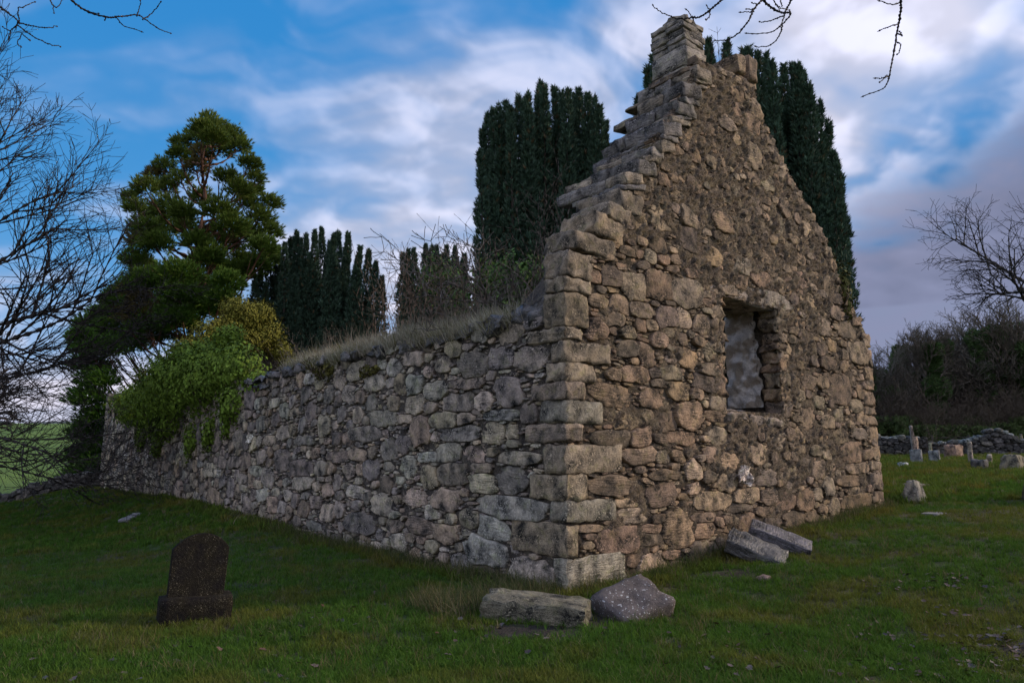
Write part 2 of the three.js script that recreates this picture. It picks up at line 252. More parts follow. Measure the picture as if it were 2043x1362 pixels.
const BIG_S = [[0.49,3.05,0.33,0.17],[1.52,3.03,0.45,0.23],[0.96,2.99,0.48,0.28],[0.38,2.85,0.77,0.14],[0.56,2.63,0.59,0.27],[1.14,2.67,0.54,0.27],[1.68,2.64,0.54,0.36],[3.12,2.85,0.55,0.23],[4.23,2.58,0.53,0.28],[3.44,2.52,0.34,0.32],[0.98,2.25,0.47,0.38],[1.74,2.4,0.62,0.14],[0.42,2.25,0.69,0.17],[2.53,2.35,0.53,0.28],[1.96,2.17,0.67,0.25],[1.46,2.16,0.34,0.24],[3.09,2.19,0.54,0.29],[2.66,2.13,0.33,0.17],[2.38,1.94,0.68,0.21],[3.98,2.02,0.79,0.25],[3.34,1.99,0.43,0.14],[2.94,1.82,0.49,0.42],[1.86,1.95,0.37,0.17],[1.13,1.98,0.64,0.15],[0.62,1.96,0.29,0.25],[1.96,1.76,0.82,0.22],[1.29,1.76,0.47,0.25],[0.61,1.74,0.98,0.19],[4.48,1.8,0.96,0.21],[2.24,1.52,0.58,0.27],[1.68,1.5,0.5,0.24],[2.71,1.45,0.47,0.15],[0.81,1.46,0.86,0.15],[1.28,1.53,0.23,0.12],[2.16,1.25,0.73,0.28],[2.67,1.17,0.41,0.32],[0.93,1.21,0.61,0.32],[1.53,1.33,0.54,0.12],[3.07,0.89,0.59,0.23],[4.6,0.41,0.92,0.33],[4.78,0.89,0.48,0.22],[2.89,0.52,0.72,0.24],[3.55,0.46,0.46,0.17],[4.72,1.46,0.59,0.19],[5.43,1.42,0.74,0.18],[6.88,1.2,0.99,0.3],[6.8,0.93,0.87,0.25],[7.74,1.33,0.69,0.47],[8.37,0.98,0.55,0.37],[8.96,1.1,0.59,0.24],[6.3,1.48,0.34,0.21],[8.61,0.65,0.5,0.26],[7.77,1.85,0.64,0.3],[2.11,1.22,0.77,0.3],[0.95,0.89,1.31,0.28],[0.92,1.2,0.59,0.33],[1.48,1.14,0.61,0.24],[2.26,0.9,0.61,0.27],[1.75,0.69,0.49,0.25],[1.27,0.6,0.66,0.29],[1.38,0.34,0.83,0.35],[0.57,0.19,0.73,0.29],[2.24,0.46,0.51,0.24],[7.6,1.39,0.49,0.28],[7.78,1.17,0.56,0.16],[8.42,0.98,0.5,0.39],[8.92,1.09,0.53,0.22],[8.92,0.83,0.47,0.17],[8.55,0.65,0.61,0.24],[10.04,0.65,0.41,0.3],[10.57,0.7,0.55,0.45],[11.64,0.43,0.69,0.36],[14.61,0.46,0.95,0.44],[10.37,1.27,0.81,0.24],[11.13,1.25,0.54,0.25],[11.9,1.03,0.98,0.28],[14.15,0.86,0.59,0.22],[15.86,1.06,0.99,0.27],[17.57,0.83,1.48,0.27],[14.1,1.9,0.98,0.29],[15.14,1.8,0.59,0.23],[10.18,2.22,0.57,0.23],[9.63,2.26,0.54,0.18],[8.91,2.05,0.5,0.35],[9.47,2.02,0.5,0.19],[7.76,1.67,0.68,0.19],[8.42,1.71,0.64,0.22],[6.75,1.7,0.95,0.17],[6.28,1.49,0.35,0.2],[6.74,0.94,0.91,0.22],[6.64,0.49,0.36,0.28],[6.94,0.25,0.4,0.18],[6.24,0.23,0.58,0.15],[13.71,0.56,0.78,0.17],[8.27,2.44,0.76,0.18],[8.98,2.68,0.75,0.12]];
const QUOINS = [[3.33,3.51,0.44,0.33],[2.94,3.33,0.38,0.33],[2.78,2.94,0.29,0.6],[2.53,2.77,0.73,0.21],[2.31,2.53,0.48,0.3],[2.11,2.31,0.31,0.56],[1.85,2.11,0.61,0.4],[1.64,1.85,0.28,0.65],[1.3,1.62,0.92,0.35],[1.01,1.29,0.33,0.59],[0.77,1.01,0.78,0.24],[0.41,0.76,0.18,0.91],[0.05,0.41,0.92,0.19]]; // [bottom, top, length along the gable, length along the side wall]

// stones of one wall face: each claims what is nearer to it, in its own rounded measure, than to any other
class Face {
  constructor(inside, map, flip, pal, bed, embed) { Object.assign(this, { inside, map, flip, pal, bed, embed }); this.s = []; this.grid = new Map(); }
  key(x, y) { return Math.floor(x / 0.6) * 4096 + Math.floor(y / 0.6); }
  add(u, v, a, b, o = {}) {
    const s = { u, v, a, b, n: o.n ?? (o.sliver ? rr(4, 9) : rr(2.6, 5)), t: o.t ?? (o.sliver ? rr(-0.3, 0.3) : rr(-0.14, 0.14)), w: rnd() * 100, ...o };
    s.cut = o.ghost ? [] : Array.from({ length: 3 }, () => { const q = rnd() * 6.283, e = rr(0.74, 1.05); return [Math.cos(q) / e, Math.sin(q) / e]; }); s.cos = Math.cos(s.t); s.sin = Math.sin(s.t); this.s.push(s);
    const R = Math.max(a, b) * 1.3; for (let x = Math.floor((u - R) / 0.6); x <= Math.floor((u + R) / 0.6); x++) for (let y = Math.floor((v - R) / 0.6); y <= Math.floor((v + R) / 0.6); y++) { const k = x * 4096 + y; if (!this.grid.has(k)) this.grid.set(k, []); this.grid.get(k).push(s); }
  }
  f(s, u, v) {
    const du = u - s.u, dv = v - s.v, x = Math.abs(du * s.cos + dv * s.sin) / s.a, y = Math.abs(-du * s.sin + dv * s.cos) / s.b, X = (du * s.cos + dv * s.sin) / s.a, Y = (-du * s.sin + dv * s.cos) / s.b;
    let r = Math.pow(Math.pow(x, s.n) + Math.pow(y, s.n), 1 / s.n); for (const [p, q] of s.cut) r = Math.max(r, X * p + Y * q);
    return r * (1 + 0.1 * n3(X * 1.3, Y * 1.3, s.w) + 0.045 * n3(X * 4, Y * 4, s.w));
  }
  near(u, v) { return this.grid.get(this.key(u, v)) ?? []; }
  free(u, v, a, b, k) {
    for (let x = -1; x <= 1; x++) for (let y = -1; y <= 1; y++) for (const s of this.near(u + x * a, v + y * b)) {
      const X = Math.abs(u - s.u) / (a + s.a), Y = Math.abs(v - s.v) / (b + s.b); if (X * X * X + Y * Y * Y < k) return false;
    }
    return true;
  }
  fill(u0, u1, v0, v1, tries, a0, a1, ratio0, ratio1, k = 0.86, o = {}) {
    for (let i = 0; i < tries; i++) { const u = rr(u0, u1), v = rr(v0, v1); if (!this.inside(u, v)) continue; const a = rr(a0, a1), b = a * rr(ratio0, ratio1); if (this.free(u, v, a, b, k)) this.add(u, v, a, b, o); }
  }
  outline(s, N) {
    const out = [];
    for (let k = 0; k < N; k++) {
      const an = ((k + 0.35 * n2(s.w, k)) / N) * 2 * Math.PI, dx = Math.cos(an) * s.a, dy = Math.sin(an) * s.b;
      let lo = 0.2, hi = 1.5;
      const ok = (t) => { const u = s.u + dx * t, v = s.v + dy * t, me = this.f(s, u, v); if (me > (s.sliver ? 1.2 : 1.32)) return false; if (!this.inside(u, v)) return false; for (const o of this.near(u, v)) if (o !== s && this.f(o, u, v) < me) return false; return true; };
      let t = lo; while (t < hi && ok(t + 0.09)) t += 0.09; let a = t, b = t + 0.09; for (let q = 0; q < 4; q++) { const m = (a + b) / 2; if (ok(m)) a = m; else b = m; }
      const L = Math.hypot(dx, dy), tt = Math.max(0.25, a - (s.gap ?? 0.006) / L); out.push([dx * tt, dy * tt]);
    }
    return out;
  }
  mesh(s) {
    const big = Math.max(s.a, s.b), N = big > 0.2 ? 24 : big > 0.11 ? 16 : s.sliver ? 12 : 10, P = this.outline(s, N), B = new Buf(), o1 = rnd() * 7, o2 = rnd() * 7;
    const emb = this.embed(s.u, s.v), proud = s.proud ?? (s.sliver ? mixf(rr(-0.035, 0.02), rr(-0.07, 0.005), emb) : mixf(rr(0.0, 0.034), rr(-0.02, 0.03), emb)), tiltX = rr(-0.05, 0.05), tiltY = rr(-0.06, 0.03), dome = Math.min(0.022, big * rr(0.02, 0.1)), bev = Math.min(0.016, Math.min(s.a, s.b) * 0.2), planes = [0, 1, 2].map(() => { const q = rnd() * 6.283, g = rr(0.02, 0.2); return [rr(0.1, 1) * dome, Math.cos(q) * g, Math.sin(q) * g]; }), facet = (x, y) => Math.max(-0.03, Math.min(...planes.map(([a, b, e]) => a + b * x + e * y)));
    const base = s.color ?? pick(this.pal), kk = rr(0.62, 1.25), C = [base[0] * kk * rr(0.96, 1.05), base[1] * kk, base[2] * kk * rr(0.93, 1.06)].map((x) => x * 2);
    const put = (x, y, d) => { const [X, Y, Z] = this.map(s.u + x, s.v + y, d); const e = 1 + 0.12 * n2((s.u + x) * 3, (s.v + y) * 3); return B.v(X, Y, Z, (x * s.cos + y * s.sin) * 0.7 + o1, (y * s.cos - x * s.sin) * 0.7 + o2, [C[0] * e, C[1] * e, C[2] * e]); };
    const bump = (x, y, k) => k * n3((s.u + x) * 9, (s.v + y) * 9, s.w) + k * 0.6 * n3((s.u + x) * 22, (s.v + y) * 22, s.w);
    const rings = big > 0.11 ? [[1, -0.13, 0], [1.0, -1, 0.008], [0.965, -0.2, 0.008], [0.82, 0, 0.009], [0.55, 0, 0.01], [0.28, 0, 0.01]] : [[1, -0.13, 0], [1.0, -1, 0.004], [0.9, 0, 0.005]];
    rings.forEach(([sc, h, k], ri) => P.forEach(([x, y]) => { const X = x * sc, Y = y * sc; put(X, Y, ri === 0 ? proud - 0.13 : proud + (h < 0 ? h * bev * (0.6 + 0.8 * Math.abs(n2(s.w + X * 9, Y * 9))) : 0) + facet(X, Y) + tiltX * X + tiltY * Y + bump(X, Y, k)); }));
    const c = put(0, 0, proud + facet(0, 0) + bump(0, 0, 0.01)), T = (a, b, d) => this.flip ? B.t(a, d, b) : B.t(a, b, d), L = rings.length;
    for (let r = 0; r < L - 1; r++) for (let k = 0; k < N; k++) { const a = r * N + k, b = r * N + ((k + 1) % N); T(a, b, a + N); T(b, b + N, a + N); }
    for (let k = 0; k < N; k++) T((L - 1) * N + k, (L - 1) * N + ((k + 1) % N), c);
    return B.geo();
  }
}
function faceStones(face, wall, count) { // the largest to the eye are meshes of their own, the rest one mass of small stones
  const list = face.s.filter((s) => !s.ghost).map((s) => { const [x, y, z] = face.map(s.u, s.v, 0); return { s, k: (s.a * s.b) / ((x - EYE.x) ** 2 + (z - EYE.z) ** 2) }; }).sort((a, b) => b.k - a.k);
  const rest = [[], []];
  list.forEach(({ s }, i) => { const g = face.mesh(s), B = s.layered ?? rnd() < 0.35; if (i < count) part('stone', g, B ? stoneB : stoneA, wall); else rest[B ? 1 : 0].push(g); });
  rest.forEach((r, i) => r.length && part('small_stones', mergeGeometries(r), i ? stoneB : stoneA, wall, 'stuff'));
  return list.length;
}
function bedSheet(inside, map, flip, bed, u0, u1, v0, v1, step, color) {
  const B = new Buf(), nu = Math.ceil((u1 - u0) / step), nv = Math.ceil((v1 - v0) / step), id = new Int32Array((nu + 1) * (nv + 1)).fill(-1);
  const at = (i, j) => { const k = j * (nu + 1) + i; if (id[k] < 0) { const u = u0 + i * step, v = v0 + j * step, d = bed(u, v), [x, y, z] = map(u, v, d); id[k] = B.v(x, y, z, u * 0.9, v * 0.9, color(u, v)); } return id[k]; };
  for (let j = 0; j < nv; j++) for (let i = 0; i < nu; i++) { if (!inside(u0 + (i + 0.5) * step, v0 + (j + 0.5) * step)) continue; const a = at(i, j), b = at(i + 1, j), c = at(i + 1, j + 1), d = at(i, j + 1); if (flip) { B.t(a, c, b); B.t(a, d, c); } else { B.t(a, b, c); B.t(a, c, d); } }
  return B.geo();
}
function solid(P, hole, depth, inset, map) { // the rubble heart of a wall behind its face
  const sh = new THREE.Shape(P.map(([x, y]) => new THREE.Vector2(x, y))); if (hole) sh.holes.push(new THREE.Path(hole.map(([x, y]) => new THREE.Vector2(x, y))));
  const g = new THREE.ExtrudeGeometry(sh, { depth, bevelEnabled: false }); g.translate(0, 0, -depth - inset); const p = g.attributes.position;
  for (let i = 0; i < p.count; i++) p.setXYZ(i, ...map(p.getX(i), p.getY(i), p.getZ(i))); g.deleteAttribute('normal'); g.computeVertexNormals(); return paint(g.toNonIndexed ? g : g, [0.26, 0.21, 0.165]);
}
const toNI = (g) => (g.index ? g.toNonIndexed() : g);
const bedColor = (u, v) => { const k = 0.85 + 0.5 * fbm(u * 2.2 + 4, v * 2.2, 4) + 0.45 * fbm(u * 9, v * 9 + 5, 3) + 0.45 * harl(u, v); return [0.31 * k, 0.245 * k, 0.178 * k]; };
const bedColorS = (u, v) => { const k = 0.85 + 0.5 * fbm(u * 2.2 + 4, v * 2.2 + 70, 4) + 0.15 * sst(9, 18, u); return [0.31 * k, 0.265 * k, 0.225 * k]; };
const inset = GP.map(([x, y]) => [x + (x < 4 ? 0.05 : -0.05), y - 0.05]);
const gable = part('gable_wall', mergeGeometries([toNI(bedSheet(inGable, mapG, false, gableBed, 0, 8.1, -0.4, 7.45, 0.028, bedColor)), toNI(solid(inset, [[WIN.x0 - 0.03, WIN.y0 - 0.03], [WIN.x1 + 0.03, WIN.y0 - 0.03], [WIN.x1 + 0.03, WIN.y1 + 0.03], [WIN.x0 - 0.03, WIN.y1 + 0.03]], 0.78, 0.1, mapG))]), mortar, chapel);
{
  const P = [[0.85, -0.5]]; for (let u = 0.85; u <= 24.3; u += 0.35) P.push([u, sideTop(u) - 0.06]); P.push([24.35, -0.5]);
  var side = part('side_wall', mergeGeometries([toNI(bedSheet(inSide, mapS, true, sideBed, 0, 24.45, -0.4, 3.5, 0.05, bedColorS)), toNI(solid(P, null, 0.75, 0.1, mapS))]), mortar, chapel);
}
{ // facing stones
  const G = new Face(inGable, mapG, false, palette.g, gableBed, harl), S = new Face(inSide, mapS, true, palette.s, sideBed, (u, v) => Math.min(1, sideHarl(u, v)));
  for (const [y0, y1, ug, us] of QUOINS) { G.add(ug / 2 - 0.01, (y0 + y1) / 2, ug / 2 + 0.02, (y1 - y0) / 2, { n: 8, t: 0, ghost: true }); S.add(us / 2 - 0.01, (y0 + y1) / 2, us / 2 + 0.02, (y1 - y0) / 2, { n: 8, t: 0, ghost: true }); }
  G.add((WIN.x0 + WIN.x1) / 2 + 0.5, WIN.y1 + 0.12, 0.62, 0.13, { n: 6, t: 0.02, proud: 0.03, color: [0.3, 0.25, 0.2] }); // lintel
  G.add(3.2, WIN.y1 + 0.1, 0.34, 0.12, { n: 6, t: 0, proud: 0.02 });
  for (const [u, v, w, h] of BIG_G) if (G.inside(u, v)) G.add(u, v, w / 2, h / 2, { n: rr(2.6, 4.6), t: rr(-0.06, 0.06) });
  for (const [u, v, w, h] of BIG_S) if (S.free(u, v, w * 0.35, h * 0.35, 0.6)) S.add(u, v, w / 2, h / 2, { n: rr(2.6, 4.6), t: rr(-0.06, 0.06) });
  const edge = []; for (let i = 2; i < GP.length - 1; i++) { const [a, b] = GP[i], [c, e] = GP[i + 1], L = Math.hypot(c - a, e - b); for (let t = 0.1; t < L; t += 0.26) edge.push([a + ((c - a) * t) / L, b + ((e - b) * t) / L]); }
  for (const [u, v] of edge) { const uu = u + (u < 3.6 ? 0.12 : -0.12), a = rr(0.1, 0.19), b = rr(0.06, 0.11); if (G.free(uu, v - 0.05, a, b, 0.7)) G.add(uu, v - 0.05, a, b, {}); }
  G.fill(0, 8, 0, 7.4, 1500, 0.13, 0.24, 0.5, 0.85); G.fill(0, 8, 0, 7.4, 6000, 0.08, 0.14, 0.4, 0.8); G.fill(0, 8, -0.2, 7.4, 20000, 0.06, 0.12, 0.18, 0.4, 0.8, { sliver: true, gap: 0.006 }); G.fill(0, 8, -0.2, 7.4, 26000, 0.03, 0.07, 0.22, 0.6, 0.8, { sliver: true, gap: 0.004 });
  S.fill(0, 24.3, -0.2, 3.2, 2500, 0.15, 0.27, 0.5, 0.9); S.fill(0, 24.3, -0.2, 3.2, 9000, 0.09, 0.16, 0.45, 0.9); S.fill(0, 11, -0.2, 3.2, 16000, 0.06, 0.12, 0.18, 0.45, 0.8, { sliver: true, gap: 0.006 }); S.fill(0, 24.3, -0.2, 3.2, 9000, 0.06, 0.1, 0.3, 0.6, 0.8, { sliver: true }); S.fill(0, 9, -0.2, 3.2, 16000, 0.03, 0.07, 0.25, 0.6, 0.8, { sliver: true, gap: 0.004 });
  console.log('gable stones', faceStones(G, gable, 290), 'side stones', faceStones(S, side, 290));
}
const sc2 = (c, k = 1) => c.map((x) => x * 2 * k);
{ // dressed corner stones, each turning the corner
  QUOINS.forEach(([y0, y1, ug, us], i) => {
    const g = roughBlock(ug + 0.02, y1 - y0 - 0.004, us + 0.02, { seg: [8, 5, 8], round: 0.022, rough: 0.026, freq: 4.5, layer: i === 2 ? 0.006 : 0, color: sc2(pick([[0.28, 0.225, 0.16], [0.29, 0.23, 0.155], [0.25, 0.195, 0.145], [0.27, 0.24, 0.185]]), rr(0.8, 1.12)) });
    const m = part('quoin_stone', g, i % 5 === 2 ? stoneB : stoneA, chapel); m.position.set(ug / 2 - 0.012 + rr(-0.008, 0.008), y0 + 0.004, -us / 2 + 0.012 + rr(-0.008, 0.008)); m.rotation.set(0, rr(-0.02, 0.02), rr(-0.012, 0.012));
  });
  // stones of the sloping edge, running back through the wall: [x, y, width, height, tilt]
  const skew = [[0.0, 3.5, 0.5, 0.32, -0.04, 0.4], [0.12, 3.84, 0.76, 0.24, -0.05, 0.5], [0.46, 4.08, 0.56, 0.28, -0.16, 0.6], [0.74, 4.34, 0.42, 0.22, -0.12, 0.7], [0.98, 4.5, 0.44, 0.3, 0.02, 0.8]];
  for (const [x, y, w, h, t, dd] of skew) { const m = part('skew_stone', roughBlock(w, h, dd, { seg: [9, 6, 9], round: 0.025, rough: 0.03, freq: 4.5, color: sc2(pick([[0.28, 0.215, 0.145], [0.25, 0.2, 0.145]]), rr(0.85, 1.1)) }), stoneA, chapel); m.position.set(x + w / 2, y, 0.03 - dd / 2); m.rotation.set(0, rr(-0.06, 0.06), t); }
  let [x, y] = [1.12, 4.82];
  while (y < 7.02) {
    const h = rnd() < 0.35 ? rr(0.14, 0.22) : rr(0.05, 0.11), w = rr(0.3, 0.48), jog = rr(-0.07, 0.07); let z = 0.05;
    while (z > -0.8) { const d = rr(0.3, 0.5), m = part('skew_slate', roughBlock(w, h, d, { seg: [6, 3, 6], round: 0.01, rough: 0.022, freq: 5, color: sc2(pick([[0.2, 0.18, 0.165], [0.25, 0.205, 0.155], [0.17, 0.155, 0.15]]), rr(0.65, 1.3)) }), stoneB, chapel); m.position.set(x + w / 2 - 0.06 + jog * 0.5 + rr(-0.03, 0.03), y + rr(-0.02, 0.01), z - d / 2); m.rotation.set(rr(-0.06, 0.06), rr(-0.12, 0.12), rr(0.08, 0.3)); z -= d; }
    const st = h + 0.012, sl = y < 5.5 ? 0.92 : 0.72; y += st; x += st * sl;
  }
  // right slope: rough edge stones
  for (let i = 3; i < 12; i++) { const [a, b] = GP[i], [c, e] = GP[i + 1], L = Math.hypot(c - a, e - b); for (let t = 0.05; t < L - 0.05;) { const w = rr(0.22, 0.42), h = rr(0.12, 0.24); for (let z = 0.02; z > -0.75;) { const d = rr(0.28, 0.5), m = part('skew_stone', roughBlock(w, h, d, { seg: [5, 4, 5], round: 0.025, rough: 0.03, freq: 5, color: sc2(pick(palette.g), rr(0.8, 1.1)) }), stoneA, chapel); m.position.set(a + ((c - a) * t) / L - w * 0.3, b + ((e - b) * t) / L - h * 0.75, z - d / 2); m.rotation.set(rr(-0.1, 0.1), rr(-0.15, 0.15), rr(-0.15, 0.1)); z -= d; } t += w * 0.85; } }
  // right-hand return of the gable
  for (let y = 0.35; y < 3.5;) { const h = rr(0.14, 0.32), w = rr(0.3, 0.55), m = part('quoin_stone', roughBlock(w, h, 0.8, { seg: [6, 4, 6], round: 0.025, rough: 0.025, freq: 5, color: sc2(pick(palette.g)) }), stoneA, chapel); m.position.set(8.05 - (y - 0.4) * 0.035 - w / 2 + rr(-0.03, 0.02), y, -0.38); y += h + 0.02; }
}
{ // chimney stump at the head of the gable: courses of thin slabs
  const stack = part('chimney', roughBlock(0.44, 0.98, 0.54, { round: 0.03, rough: 0.02, color: [0.3, 0.25, 0.2] }), mortar, chapel); stack.position.set(2.96, 6.95, -0.45);
  for (let y = -0.1; y < 0.95;) { const h = y > 0.15 && y < 0.5 ? 0.32 : rr(0.06, 0.12), k = rr(0.98, 1.06); for (const [cx, cz, w, d] of h > 0.2 ? [[0, 0, 0.5, 0.62]] : [[-0.01, 0.15, 0.49, 0.32], [0.01, -0.16, 0.49, 0.31]]) { const m = part('slab', roughBlock(w * k, h, d * k, { seg: [6, 3, 6], round: 0.01, rough: 0.016, freq: 5, color: sc2([0.27, 0.235, 0.195], rr(0.75, 1.15)) }), stoneB, stack); m.position.set(cx + rr(-0.015, 0.015), y, cz + rr(-0.015, 0.015)); m.rotation.y = rr(-0.06, 0.06); } y += h; }
  const cap = part('slab', roughBlock(0.34, 0.13, 0.4, { round: 0.03, rough: 0.07, color: sc2([0.2, 0.17, 0.13]) }), stoneB, stack); cap.position.set(-0.05, 0.95, 0.03);
  for (const [x, y, w, h, z, t] of [[2.74, 7.12, 0.75, 0.13, -0.35, -0.02], [3.35, 7.2, 0.62, 0.12, -0.35, 0.02], [3.85, 7.26, 0.55, 0.12, -0.35, 0.04], [2.62, 6.98, 0.5, 0.1, -0.4, 0.03], [3.8, 7.38, 0.26, 0.3, -0.3, 0.15], [4.12, 7.36, 0.27, 0.42, -0.3, 0.02], [4.02, 7.36, 0.2, 0.26, -0.5, -0.1]]) { const m = part('cap_slab', roughBlock(w, h, 0.72, { seg: [7, 5, 7], round: 0.018, rough: 0.022, freq: 5, color: sc2(pick(palette.g), 0.9) }), stoneB, chapel); m.position.set(x + w / 2, y, z); m.rotation.z = t; }
}
{ // window: stone jambs, plastered inner reveal, sill, lintel soffit
  const plN = tile((u, v) => fbm(u * 2.2 + 33, v * 2.2, 4));
  const plasterTex = dataTex(512, (u, v) => { const b = blotN(u, v), g = grainN(u, v), h = sst(-0.08, 0.22, plN(u, v) + 0.2 * g); const k = 0.62 + 0.35 * g + 0.25 * b; return [mixf(k * 1.05, 0.38 + 0.2 * g, h), mixf(k * 0.97, 0.32 + 0.2 * g, h), mixf(k * 0.88, 0.25 + 0.16 * g, h)]; }, true);
  const plaster = std({ map: plasterTex, bumpMap: bumpE, bumpScale: 0.02, roughness: 0.95 });
  const B = new Buf(), NU = 22, NV = 50; for (let j = 0; j <= NV; j++) for (let i = 0; i <= NU; i++) { const z = -0.27 - (i / NU) * 0.63 - 0.05 * n2(j * 0.2, 1) * (i === 0 ? 1 : 0) - (i < 3 ? 0.1 * (j / NV) : 0), y = 2.2 + (j / NV) * 1.52; B.v(WIN.x1 - 0.05 + 0.07 * fbm(z * 3, y * 2.5, 4), y, z, z, y); }
  for (let j = 0; j < NV; j++) for (let i = 0; i < NU; i++) { const a = j * (NU + 1) + i; B.t(a, a + 1, a + NU + 2); B.t(a, a + NU + 2, a + NU + 1); }
  const pl = part('plaster', B.geo(), plaster, gable); pl.userData.label = 'pale flaking limewash on the inner window reveal';
  for (let y = WIN.y0 - 0.05; y < WIN.y1;) { const h = rr(0.1, 0.26); for (const [x, s] of [[WIN.x1 + 0.13, -1], [WIN.x0 - 0.13, 1]]) for (const [z, d] of s < 0 ? [[-0.14, 0.3]] : [[-0.14, 0.3], [-0.45, 0.34], [-0.74, 0.3]]) { const m = part('jamb_stone', roughBlock(rr(0.28, 0.38), h, d, { seg: [5, 5, 6], round: 0.02, rough: 0.05, freq: 5, color: sc2(pick(palette.g), 0.85) }), stoneA, gable); m.position.set(x + rr(-0.015, 0.015), y, z); m.rotation.y = rr(-0.05, 0.05); } y += h + 0.015; }
  for (let x = WIN.x0; x < WIN.x1;) { const w = rr(0.3, 0.55); for (const [z, d] of [[-0.15, 0.34], [-0.6, 0.5]]) { const m = part('sill_stone', roughBlock(w, 0.14, d, { round: 0.04, rough: 0.04, color: sc2([0.25, 0.2, 0.16]) }), stoneB, gable); m.position.set(x + w / 2, WIN.y0 - 0.13 - 0.09 * ((x - WIN.x0) / 1.5) + (z < -0.4 ? 0.1 : 0), z); m.rotation.x = 0.1; } x += w; }
  for (const [z, d] of [[-0.13, 0.3], [-0.5, 0.42], [-0.78, 0.2]]) { const m = part('lintel', roughBlock(2.1, 0.22, d, { seg: [12, 4, 5], round: 0.04, rough: 0.04, color: sc2([0.27, 0.22, 0.18]) }), stoneB, gable); m.position.set(3.95, WIN.y1 - 0.02 + (z < -0.3 ? 0.02 : 0), z - 0.03); }
}
{ // a lump of white mortar on the gable
  const g = roughBlock(0.26, 0.22, 0.06, { seg: [10, 10, 3], round: 0.05, rough: 0.07, freq: 7, color: [1.7, 1.5, 1.35] }), m = part('white_mortar', g, mortar, gable); m.position.set(3.38, 1.09, 0.06);
}
for (const [u, v, w, h] of [[19.6, 1.72, 0.34, 0.2], [20.6, 1.28, 0.3, 0.22], [18.9, 1.2, 0.25, 0.12], [17.6, 1.22, 0.22, 0.16], [20.2, 0.95, 0.2, 0.2], [18.4, 0.5, 0.16, 0.14], [11.2, 1.0, 0.09, 0.13], [9.4, 1.75, 0.12, 0.1]]) { // splashes of limewash left on the side wall
  const m = part('white_mortar', roughBlock(0.07, h, w, { seg: [3, 8, 8], round: 0.04, rough: 0.08, freq: 8, color: [1.4, 1.35, 1.3] }), mortar, side); m.position.set(-0.03, v - h / 2, -u);
}
{ // the other walls of the shell
  const rough = (g, k) => { const p = g.attributes.position; for (let i = 0; i < p.count; i++) { const x = p.getX(i), y = p.getY(i), z = p.getZ(i); p.setXYZ(i, x + k * fbm3(x * 2, y * 2, z * 2, 3), y + k * fbm3(x * 2 + 9, y * 2, z * 2, 3), z + k * fbm3(x * 2, y * 2 + 9, z * 2, 3)); } return paint(smoothNormals(g), [0.3, 0.26, 0.22]); };
  const b1 = new THREE.BoxGeometry(0.8, 3.1, 23.2, 4, 16, 90); b1.translate(7.5, 1.3, -12.5); part('far_side_wall', rough(b1, 0.12), mortar, chapel);
  const P = [[0.1, -0.5], [0.1, 2.9], [1.2, 3.9], [2.6, 5.3], [3.3, 6.2], [3.9, 7.0], [4.5, 7.35], [5.2, 7.2], [5.8, 6.7], [6.1, 5.9], [6.6, 5.3], [7.6, 4.2], [7.95, 3.2], [7.95, -0.5]];
  part('far_gable_wall', solid(P, null, 0.7, 0, (u, v, d) => [u, v, d - 23.7]), mortar, chapel);
  const Gf = new Face((u, v) => inPoly(P, u, v) && v > 2.5, (u, v, d) => [u, v, d - 23.72], false, palette.s, null, () => 0.3); Gf.fill(0, 8, 2.5, 7.3, 2500, 0.15, 0.3, 0.4, 0.8); Gf.fill(0, 8, 2.5, 7.3, 2500, 0.09, 0.15, 0.4, 0.8);
  part('far_stones', mergeGeometries(Gf.s.map((s) => Gf.mesh(s))), stoneA, chapel, 'stuff');
  // end corner of the side wall: long dressed stones
  for (let y = -0.3, k = 0; y < 3.3; k++) { const h = rr(0.3, 0.42), w = k % 2 ? 0.7 : 0.4, m = part('quoin_stone', roughBlock(0.5, h - 0.02, w, { round: 0.03, rough: 0.02, color: sc2(palette.s[k % 9], 0.9) }), stoneA, chapel); m.position.set(0.25 - 0.035, y, -24.42 + w / 2); y += h; }
}
{ // wet coping stones along the head of the side wall
  for (const [u, w, h, y] of [[0.62, 0.66, 0.27, 3.08], [1.25, 0.46, 0.22, 3.03], [1.85, 0.4, 0.15, 3.08], [2.5, 0.48, 0.13, 3.04], [3.3, 0.5, 0.16, 3.05], [4.1, 0.45, 0.15, 3.02], [5.0, 0.5, 0.14, 3.04], [6.1, 0.42, 0.15, 3.06], [7.0, 0.4, 0.16, 3.04], [7.6, 0.35, 0.18, 3.02], [8.3, 0.5, 0.12, 3.0], [8.9, 0.75, 0.08, 3.02], [8.95, 0.7, 0.09, 2.88], [9.7, 0.6, 0.1, 2.98]]) { const m = part('coping_stone', roughBlock(0.75, h, w, { seg: [8, 6, 9], round: 0.035, rough: 0.065, freq: 4, color: sc2([0.15, 0.14, 0.14], rr(0.8, 1.2)) }), wetSlate, side); m.position.set(0.3 + rr(-0.03, 0.05), y - 0.06, -u); m.rotation.set(rr(-0.08, 0.08), rr(-0.1, 0.1), rr(-0.05, 0.12)); }
}

